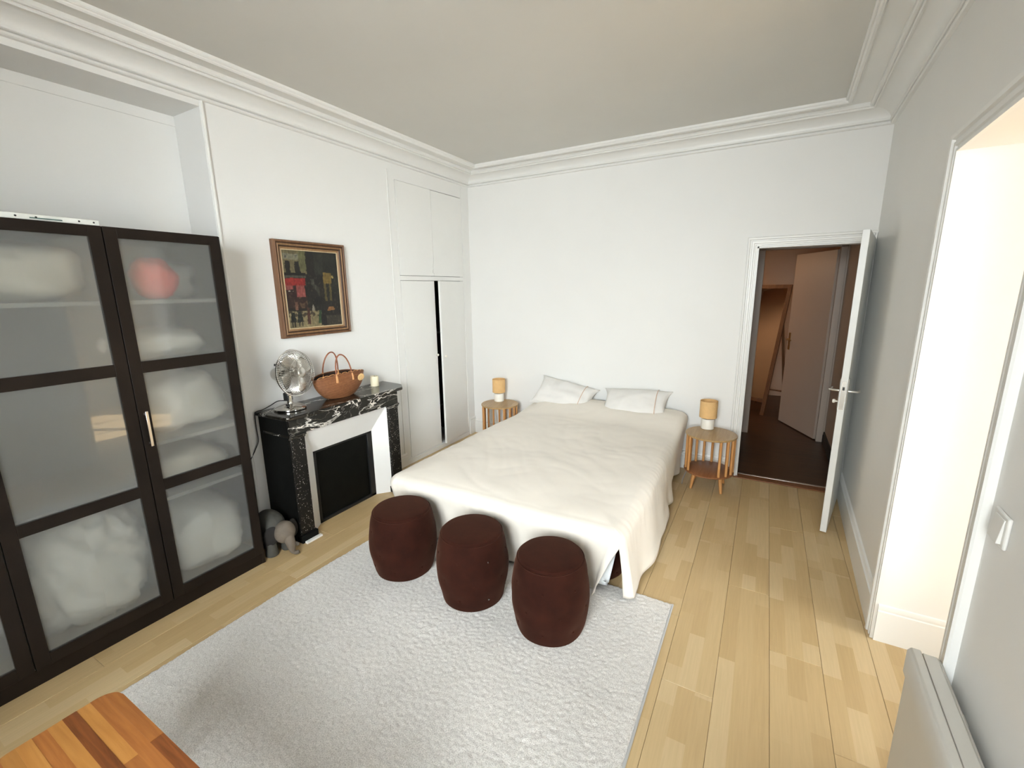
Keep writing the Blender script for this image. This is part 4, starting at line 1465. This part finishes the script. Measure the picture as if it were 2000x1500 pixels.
# ------------------------------------------------------------------ bedside tables
def side_table(loc, rot, label, h=0.48, R_=0.203):
    t = thing('bedside_table', label, 'side table', loc, rot, 'bedside tables')
    MB().lathe([(R_ - 0.003, h - 0.016), (R_, h - 0.013), (R_, h - 0.003), (R_ - 0.003, h)], (0, 0, 0), 56).obj('table_top', 'table_top_wood', t, smooth=40)
    MB().lathe([(R_ - 0.008, 0.142), (R_ - 0.004, 0.146), (R_ - 0.004, 0.155), (R_ - 0.008, 0.158)], (0, 0, 0), 56).obj('shelf', 'shelf_wood', t, smooth=40)
    for i in range(14):
        a = math.radians(300 + 21.2 * i)
        r = R_ - 0.018
        MB().tube([(r * math.cos(a), r * math.sin(a), 0.157), (r * math.cos(a), r * math.sin(a), h - 0.015)], 0.0110, 12).obj('spindle', 'spindle_wood', t, smooth=40)
    for i in range(4):
        a = PI / 4 + i * PI / 2
        MB().tube([((R_ - 0.035) * math.cos(a), (R_ - 0.035) * math.sin(a), 0.0), ((R_ - 0.060) * math.cos(a), (R_ - 0.060) * math.sin(a), 0.143)], [0.011, 0.0155], 12).obj('leg', 'spindle_wood', t, smooth=40)
    return t
st1 = side_table((2.667, 3.972, 0), 0.0, 'round slatted wooden bedside table beside the doorway')
st2 = side_table((0.525, 4.035, 0), 0.25, 'round slatted wooden bedside table in the left back corner')

def table_lamp(loc, label):
    t = thing('table_lamp', label, 'lamp', loc, 0, 'bedside lamps')
    MB().lathe([(0.050, 0.0), (0.054, 0.003), (0.054, 0.088), (0.052, 0.091)], (0, 0, 0), 36).obj('base', 'lamp_ceramic', t, smooth=40)
    MB().lathe([(0.030, 0.0), (0.030, 0.016)], (0, 0, 0.091), 24).obj('neck', 'brass', t, smooth=40)
    r = 0.0715
    MB().lathe([(r, 0.0), (r, 0.148), (r - 0.002, 0.148), (r - 0.002, 0.0)], (0, 0, 0.103), 40, capb=False, capt=False).obj('shade', 'lamp_shade', t, smooth=40)
    MB().lathe([(r - 0.003, 0.0), (r - 0.003, 0.002)], (0, 0, 0.200), 40).obj('diffuser', 'lamp_inside', t, smooth=40)
    return t
table_lamp((2.620, 4.100, 0.4805), 'amber shaded lamp on white base beside the doorway')
table_lamp((0.462, 4.125, 0.4805), 'amber shaded lamp on white base in the left corner')

# cable by the right bedside table
o = MB().tube([(2.47, 4.27, 0.30), (2.475, 4.24, 0.22), (2.49, 4.20, 0.12), (2.47, 4.16, 0.03), (2.46, 4.0, 0.006), (2.47, 3.9, 0.006)], 0.004, 8).obj('lamp_cable', 'cable_grey', smooth=60)
tag(o, 'grey cable hanging between the bed and right bedside table', 'cable')
o = MB().box(2.445, 2.495, D - 0.03, D - 0.0005, 0.235, 0.31).obj('wall_socket', 'switch_plastic', bevel=0.006)
tag(o, 'small white wall socket low behind the right bedside table', 'socket')

# ------------------------------------------------------------------ on the mantel: fan, basket, candle
fan = thing('desk_fan', 'chrome desk fan standing on the left end of the mantel', 'fan', (0.145, 1.842, 0.9055), math.radians(12))
MB().lathe([(0.098, 0.0), (0.104, 0.004), (0.104, 0.012), (0.096, 0.018), (0.070, 0.030), (0.045, 0.038), (0.030, 0.042)], (0, 0, 0), 40).obj('base', 'chrome', fan, smooth=35)
MB().lathe([(0.022, 0.038), (0.020, 0.050), (0.020, 0.095), (0.024, 0.10), (0.024, 0.115)], (0, 0, 0), 24).obj('stem', 'chrome', fan, smooth=35)
MB().box(-0.030, 0.012, -0.024, 0.024, 0.060, 0.118).obj('pivot', 'black_plastic', fan, bevel=0.006)
fc = Vector((0.045, 0.030, 0.252))
tilt = Matrix.Translation(fc) @ Matrix.Rotation(math.radians(-6), 4, 'Y')
Rf = 0.158
def ring(x, r, t=0.003, seg=56):
    return MB().tube([(x, r * math.cos(2 * PI * i / seg), r * math.sin(2 * PI * i / seg)) for i in range(seg)], t, 6, closed=True)
mm = MB()
for k in range(66):
    a = 2 * PI * k / 66
    pts = []
    for r, x in ((0.034, 0.058), (0.08, 0.056), (0.125, 0.046), (0.148, 0.028), (Rf, 0.002)):
        pts.append((x, r * math.cos(a), r * math.sin(a)))
    mm.tube(pts, 0.0013, 4)
for r, x in ((0.148, 0.028), (0.095, 0.054)):
    rr = ring(x, r, 0.0014)
    mm.add(rr.v, rr.f)
mm.xf(tilt).obj('front_grille', 'satin_steel', fan, smooth=60)
mm = MB()
for k in range(66):
    a = 2 * PI * (k + 0.5) / 66
    pts = [(x, r * math.cos(a), r * math.sin(a)) for r, x in ((0.045, -0.048), (0.10, -0.046), (0.140, -0.034), (Rf, -0.002))]
    mm.tube(pts, 0.0013, 4)
mm.xf(tilt).obj('rear_grille', 'satin_steel', fan, smooth=60)
ring(0.0, Rf + 0.001, 0.0048).xf(tilt).obj('rim', 'chrome', fan, smooth=60)
cap = MB().lathe([(0.036, 0.0), (0.036, 0.006), (0.030, 0.011), (0.001, 0.012)], seg=32, capt=False)
cap.xf(tilt @ Matrix.Translation((0.054, 0, 0)) @ Matrix.Rotation(PI / 2, 4, 'Y')).obj('badge_cap', 'satin_steel', fan, smooth=40)
for k in range(4):
    a0 = PI / 2 * k + 0.42
    rows = []
    for i in range(9):
        r = 0.026 + (0.137 - 0.026) * i / 8
        half = math.radians(20 + 13 * math.sin(PI * min(1, i / 8 * 0.8 + 0.1)))
        row = []
        for j in range(7):
            s = -1 + 2 * j / 6
            a = a0 + half * s
            row.append((0.006 - 0.016 * s + 0.004 * (1 - s * s), r * math.cos(a), r * math.sin(a)))
        rows.append(row)
    b = MB().grid(rows).xf(tilt).obj('blade', 'satin_steel', fan, smooth=180)
    b.modifiers.new('thickness', 'SOLIDIFY').thickness = 0.0015
hub = MB().lathe([(0.030, -0.016), (0.030, 0.02), (0.02, 0.028)], seg=24).xf(tilt @ Matrix.Rotation(PI / 2, 4, 'Y'))
hub.obj('hub', 'satin_steel', fan, smooth=40)
mot = MB().lathe([(0.042, 0.0), (0.048, 0.01), (0.048, 0.110), (0.040, 0.132), (0.001, 0.138)], seg=32, capt=False).xf(tilt @ Matrix.Translation((-0.046, 0, 0)) @ Matrix.Rotation(-PI / 2, 4, 'Y'))
mot.obj('motor', 'chrome', fan, smooth=40)
kn = MB().lathe([(0.007, 0.0), (0.007, 0.012), (0.014, 0.013), (0.014, 0.026), (0.011, 0.029)], seg=20).xf(tilt @ Matrix.Translation((-0.150, 0, 0.045)))
kn.obj('knob', 'black_plastic', fan, smooth=40)
cord_w = [(0.125, 1.828, 0.965), (0.075, 1.800, 0.962), (0.040, 1.765, 0.935), (0.026, 1.715, 0.915), (0.020, 1.680, 0.911), (0.016, 1.664, 0.895), (0.014, 1.662, 0.80), (0.013, 1.664, 0.705), (0.012, 1.640, 0.655), (0.010, 1.605, 0.60), (0.008, 1.560, 0.54)]
_fi = (Matrix.Translation((0.145, 1.842, 0.9055)) @ Matrix.Rotation(math.radians(12), 4, 'Z')).inverted()
cord = [tuple(_fi @ Vector(p)) for p in cord_w]
def smooth_path(pts, n=6):
    P = [Vector(p) for p in pts]
    out_ = []
    for i in range(len(P) - 1):
        p0, p1, p2, p3 = P[max(i - 1, 0)], P[i], P[i + 1], P[min(i + 2, len(P) - 1)]
        for k in range(n):
            t = k / n
            out_.append(0.5 * ((2 * p1) + (p2 - p0) * t + (2 * p0 - 5 * p1 + 4 * p2 - p3) * t * t + (3 * p1 - p0 - 3 * p2 + p3) * t ** 3))
    out_.append(P[-1])
    return out_
MB().tube(smooth_path(cord), 0.0035, 8).obj('power_cord', 'black_plastic', fan, smooth=60)

# basket
bk = thing('basket_bag', 'brown woven basket bag with leather handles on the mantel', 'bag', (0.155, 2.262, 0.9055), 0.0)
def bsk(t, ph, inner=0.0):
    a = 0.112 + 0.116 * math.sin(min(1.0, t) * PI / 2) ** 0.75
    b_ = 0.056 + 0.036 * math.sin(t * 2.3) - inner
    a -= inner
    x, y = b_ * math.cos(ph), a * math.sin(ph)
    top = 0.186 - 0.024 * abs(math.sin(ph)) ** 3
    y += 0.004 * t
    return (x, y, t * top)
rows = []
for i in range(19):
    t = i / 18
    rows.append([bsk(t, 2 * PI * j / 64) for j in range(65)])
m = MB().grid(rows)
m.f.append(tuple(range(63, -1, -1)))
o = m.obj('body', 'wicker', bk, smooth=60)
rows = [[bsk(t, 2 * PI * j / 64, 0.006) for j in range(65)] for t in (1.0, 0.85, 0.6, 0.3, 0.06)]
m = MB().grid(rows)
m.f.append(tuple(4 * 65 + j for j in range(64)))
m.obj('lining', 'lining_dark', bk, smooth=60, flip=False)
MB().tube([tuple(Vector(bsk(1.0, 2 * PI * j / 64)) + Vector((0, 0, 0.001))) for j in range(64)], 0.005, 6, closed=True).obj('rim', 'wicker', bk, smooth=60)
# scalloped leather trim inside the front rim
m = MB()
for q in range(9):
    ph0 = -1.15 + 2.2 * q / 9
    ctr = Vector(bsk(1.0, ph0 + 0.12))
    tang = (Vector(bsk(1.0, ph0 + 0.2)) - Vector(bsk(1.0, ph0 + 0.04))).normalized()
    pts = [tuple(ctr + tang * (0.024 * math.cos(a)) + Vector((-0.004, 0, 0.002 + 0.010 * math.sin(a)))) for a in np.linspace(0, PI, 9)]
    m.tube(pts, 0.0022, 5)
m.obj('scallop_trim', 'leather_light', bk, smooth=60)
for sx, yc, hh_ in ((1, -0.012, 0.332), (-1, -0.012, 0.345)):
    pts = []
    for k in range(17):
        a = PI * k / 16
        pts.append((sx * (0.080 - 0.030 * math.sin(a)), yc - 0.072 * math.cos(a) * (1 - 0.12 * math.sin(a)), 0.150 + (hh_ - 0.150) * math.sin(a) ** 0.62))
    h = MB().tube(pts, 0.0052, 8).obj('handle', 'leather', bk, smooth=60)
    for yy in (-0.072, 0.072):
        MB().tube([(sx * 0.084, yc + yy, 0.130), (sx * 0.083, yc + yy, 0.160), (sx * 0.076, yc + yy * 0.98, 0.195)], [0.011, 0.010, 0.006], 8).obj('tab', 'leather_light', h, smooth=60)
tg = MB().lathe([(0.028, 0.0), (0.028, 0.003), (0.026, 0.004)], seg=18)
tg.v = [(p[0] * (1 + 0.09 * (i % 2)), p[1] * (1 + 0.09 * (i % 2)), p[2]) for i, p in enumerate(tg.v)]
tg.xf(Matrix.Translation((0.096, 0.128, 0.140)) @ Matrix.Rotation(math.radians(-6), 4, 'Z') @ Matrix.Rotation(PI / 2 + 0.25, 4, 'Y'))
tg.obj('round_tag', 'tag_tan', bk, smooth=40)
MB().box(-0.012, 0.012, 0.205, 0.235, 0.150, 0.176).obj('end_clip', 'black_plastic', bk, bevel=0.002)

cd = thing('candle', 'cream pillar candle on the right end of the mantel', 'candle', (0.105, 2.662, 0.9055))
MB().lathe([(0.033, 0), (0.035, 0.003), (0.035, 0.080), (0.032, 0.086), (0.024, 0.083), (0.001, 0.080)], (0, 0, 0), 32, capt=False).obj('wax', 'candle_wax', cd, smooth=50)
MB().tube([(0, 0, 0.078), (0.002, 0, 0.094)], 0.0012, 6).obj('wick', 'wick', cd)

# ------------------------------------------------------------------ elephant figure beside the fireplace
el = thing('elephant_figure', 'small grey and taupe elephant figure on the floor beside the wardrobe', 'figurine', (0.25, 1.565, 0), math.radians(-8))
def ell(c, r, seed=0.0, seg=28, rng=18, amp=0.04):
    m = MB()
    rows = []
    for i in range(rng + 1):
        th = PI * i / rng
        row = []
        for j in range(seg + 1):
            ph = 2 * PI * (j % seg) / seg
            p = Vector((math.sin(th) * math.cos(ph), math.sin(th) * math.sin(ph), math.cos(th)))
            k = 1 + amp * N(p, 1.5, seed)
            row.append((c[0] + p.x * r[0] * k, c[1] + p.y * r[1] * k, c[2] + p.z * r[2] * k))
        rows.append(row)
    return m.grid(rows)
body = ell((-0.055, -0.01, 0.165), (0.135, 0.085, 0.105), 1.0)
body.obj('body', 'elephant_grey', el, smooth=180)
for (lx, ly) in ((0.035, -0.055), (0.03, 0.05), (-0.12, -0.05), (-0.12, 0.05)):
    MB().lathe([(0.036, 0.0), (0.040, 0.006), (0.038, 0.03), (0.034, 0.07), (0.036, 0.13)], (lx, ly, 0), 20).obj('leg', 'elephant_grey', el, smooth=50)
hd = ell((0.085, 0.018, 0.152), (0.062, 0.066, 0.074), 2.0)
hd.obj('head', 'elephant_taupe', el, smooth=180)
MB().tube(smooth_path([(0.115, 0.022, 0.13), (0.138, 0.024, 0.09), (0.142, 0.026, 0.055), (0.146, 0.030, 0.028), (0.160, 0.042, 0.016), (0.170, 0.056, 0.022)]),
          [0.036 - 0.024 * min(1, i / 22) for i in range(31)], 14).obj('trunk', 'elephant_taupe', el, smooth=180)
for sg_ in (-1, 1):
    ear = ell((0.0, 0.0, 0.0), (0.014, 0.045, 0.068), 3.0)
    ear.xf(Matrix.Translation((0.062, 0.012 + sg_ * 0.072, 0.145)) @ Matrix.Rotation(sg_ * 0.5, 4, 'Z') @ Matrix.Rotation(sg_ * 0.25, 4, 'X'))
    ear.obj('ear', 'elephant_black', el, smooth=180)
MB().tube([(-0.185, 0, 0.19), (-0.20, 0.0, 0.15), (-0.203, 0, 0.11)], [0.007, 0.005, 0.006], 8).obj('tail', 'elephant_grey', el, smooth=60)

# ------------------------------------------------------------------ wall heater and switch on the near right wall
ha = math.atan(0.0322)
ht = thing('wall_heater', 'off-white electric panel heater on the near right wall', 'heater', (xr(1.60) - 0.006, 1.605, 0), -ha)
# local x: negative into the room, local y: negative towards the viewer
HLn = 0.92
MB().box(-0.070, -0.018, -HLn, 0.0, 0.115, 0.600).obj('body', 'heater_paint', ht, bevel=0.006)
MB().box(-0.092, -0.068, -HLn + 0.004, -0.004, 0.110, 0.520).obj('front_panel', 'heater_paint', ht, bevel=0.006)
MB().prism([(-0.098, 0.520), (-0.098, 0.600), (-0.090, 0.612), (-0.066, 0.612), (-0.066, 0.520)], -HLn, 0.0, axis='y').obj('top_bar', 'heater_paint', ht, bevel=0.004)
for yy in (-0.16, -HLn + 0.16):
    MB().box(-0.020, 0.004, yy - 0.02, yy + 0.02, 0.20, 0.55).obj('bracket', 'heater_paint', ht)
MB().prism([(-0.064, 0.600), (-0.064, 0.607), (-0.030, 0.607), (-0.018, 0.590), (-0.018, 0.585)], -HLn + 0.01, -0.006, axis='y').obj('outlet_grille', 'heater_paint', ht, bevel=0.002)

sw = thing('light_switch', 'white square light switch on the near right wall', 'switch', (xr(1.49) - 0.0005, 1.495, 1.093), -ha)
MB().box(-0.009, 0.0, -0.0425, 0.0425, -0.0425, 0.0425).obj('plate', 'switch_plastic', sw, bevel=0.004)
MB().prism([(-0.009, -0.032), (-0.019, -0.032), (-0.0115, 0.032), (-0.009, 0.032)], -0.030, 0.026, axis='y').obj('rocker', 'switch_plastic', sw, bevel=0.002)

# ------------------------------------------------------------------ wooden bench in the foreground
bn = thing('bench', 'narrow strip-glued bamboo bench with rounded corners in the foreground', 'bench', (1.75, 0.255, 0))
bx0, bx1, by0, by1, bz, rr_ = 1.245, 2.35, 0.115, 0.408, 0.45, 0.055
nst = 9
sw_ = (by1 - by0) / nst
def xlim(y):
    for yc, s in ((by0 + rr_, -1), (by1 - rr_, 1)):
        if (y - yc) * s > 0:
            d = min(rr_, abs(y - yc))
            return rr_ - math.sqrt(max(0, rr_ ** 2 - d ** 2))
    return 0.0
cyc = ['bench_a', 'bench_b', 'bench_a', 'bench_a', 'bench_c', 'bench_a', 'bench_b', 'bench_c', 'bench_a', 'bench_b', 'bench_a', 'bench_b']
order = ['bench_b', 'bench_a', 'bench_a', 'bench_b', 'bench_a', 'bench_c', 'bench_a', 'bench_b', 'bench_b']
for i in range(nst):
    ya, yb = by0 + sw_ * i, by0 + sw_ * (i + 1)
    # each strip is made of two staves butted end to end
    ys = [ya + (yb - ya) * k / 6 for k in range(7)]
    left_ = [(bx0 + xlim(y), y) for y in ys]
    right_ = [(bx1 - xlim(y), y) for y in reversed(ys)]
    cut = bx0 + 0.30 + 0.45 * random.random()
    for seg_ in (0, 1):
        poly = (left_ + [(cut - 0.0003, yb), (cut - 0.0003, ya)]) if seg_ == 0 else ([(cut + 0.0003, ya), (cut + 0.0003, yb)] + right_)
        poly = [(p[0] - 1.75, p[1] - 0.255) for p in poly]
        mt = order[i] if seg_ == 0 else cyc[(i * 5 + 3) % len(cyc)]
        MB().prism(poly, bz - 0.025, bz + 0.0004 * ((i * 7 + seg_) % 3)).obj('strip', mt, bn)
for lx in (bx0 + 0.10, bx1 - 0.10):
    for ly in (by0 + 0.05, by1 - 0.05):
        MB().tube([(lx - 1.75, ly - 0.255, RUGZ), (lx - 1.75, ly - 0.255, bz - 0.025)], [0.014, 0.02], 14).obj('leg', 'bench_b', bn, smooth=40)
MB().box(bx0 + 0.08 - 1.75, bx1 - 0.08 - 1.75, by0 + 0.04 - 0.255, by0 + 0.06 - 0.255, bz - 0.075, bz - 0.026).obj('apron', 'bench_b', bn)
MB().box(bx0 + 0.08 - 1.75, bx1 - 0.08 - 1.75, by1 - 0.06 - 0.255, by1 - 0.04 - 0.255, bz - 0.075, bz - 0.026).obj('apron', 'bench_b', bn)
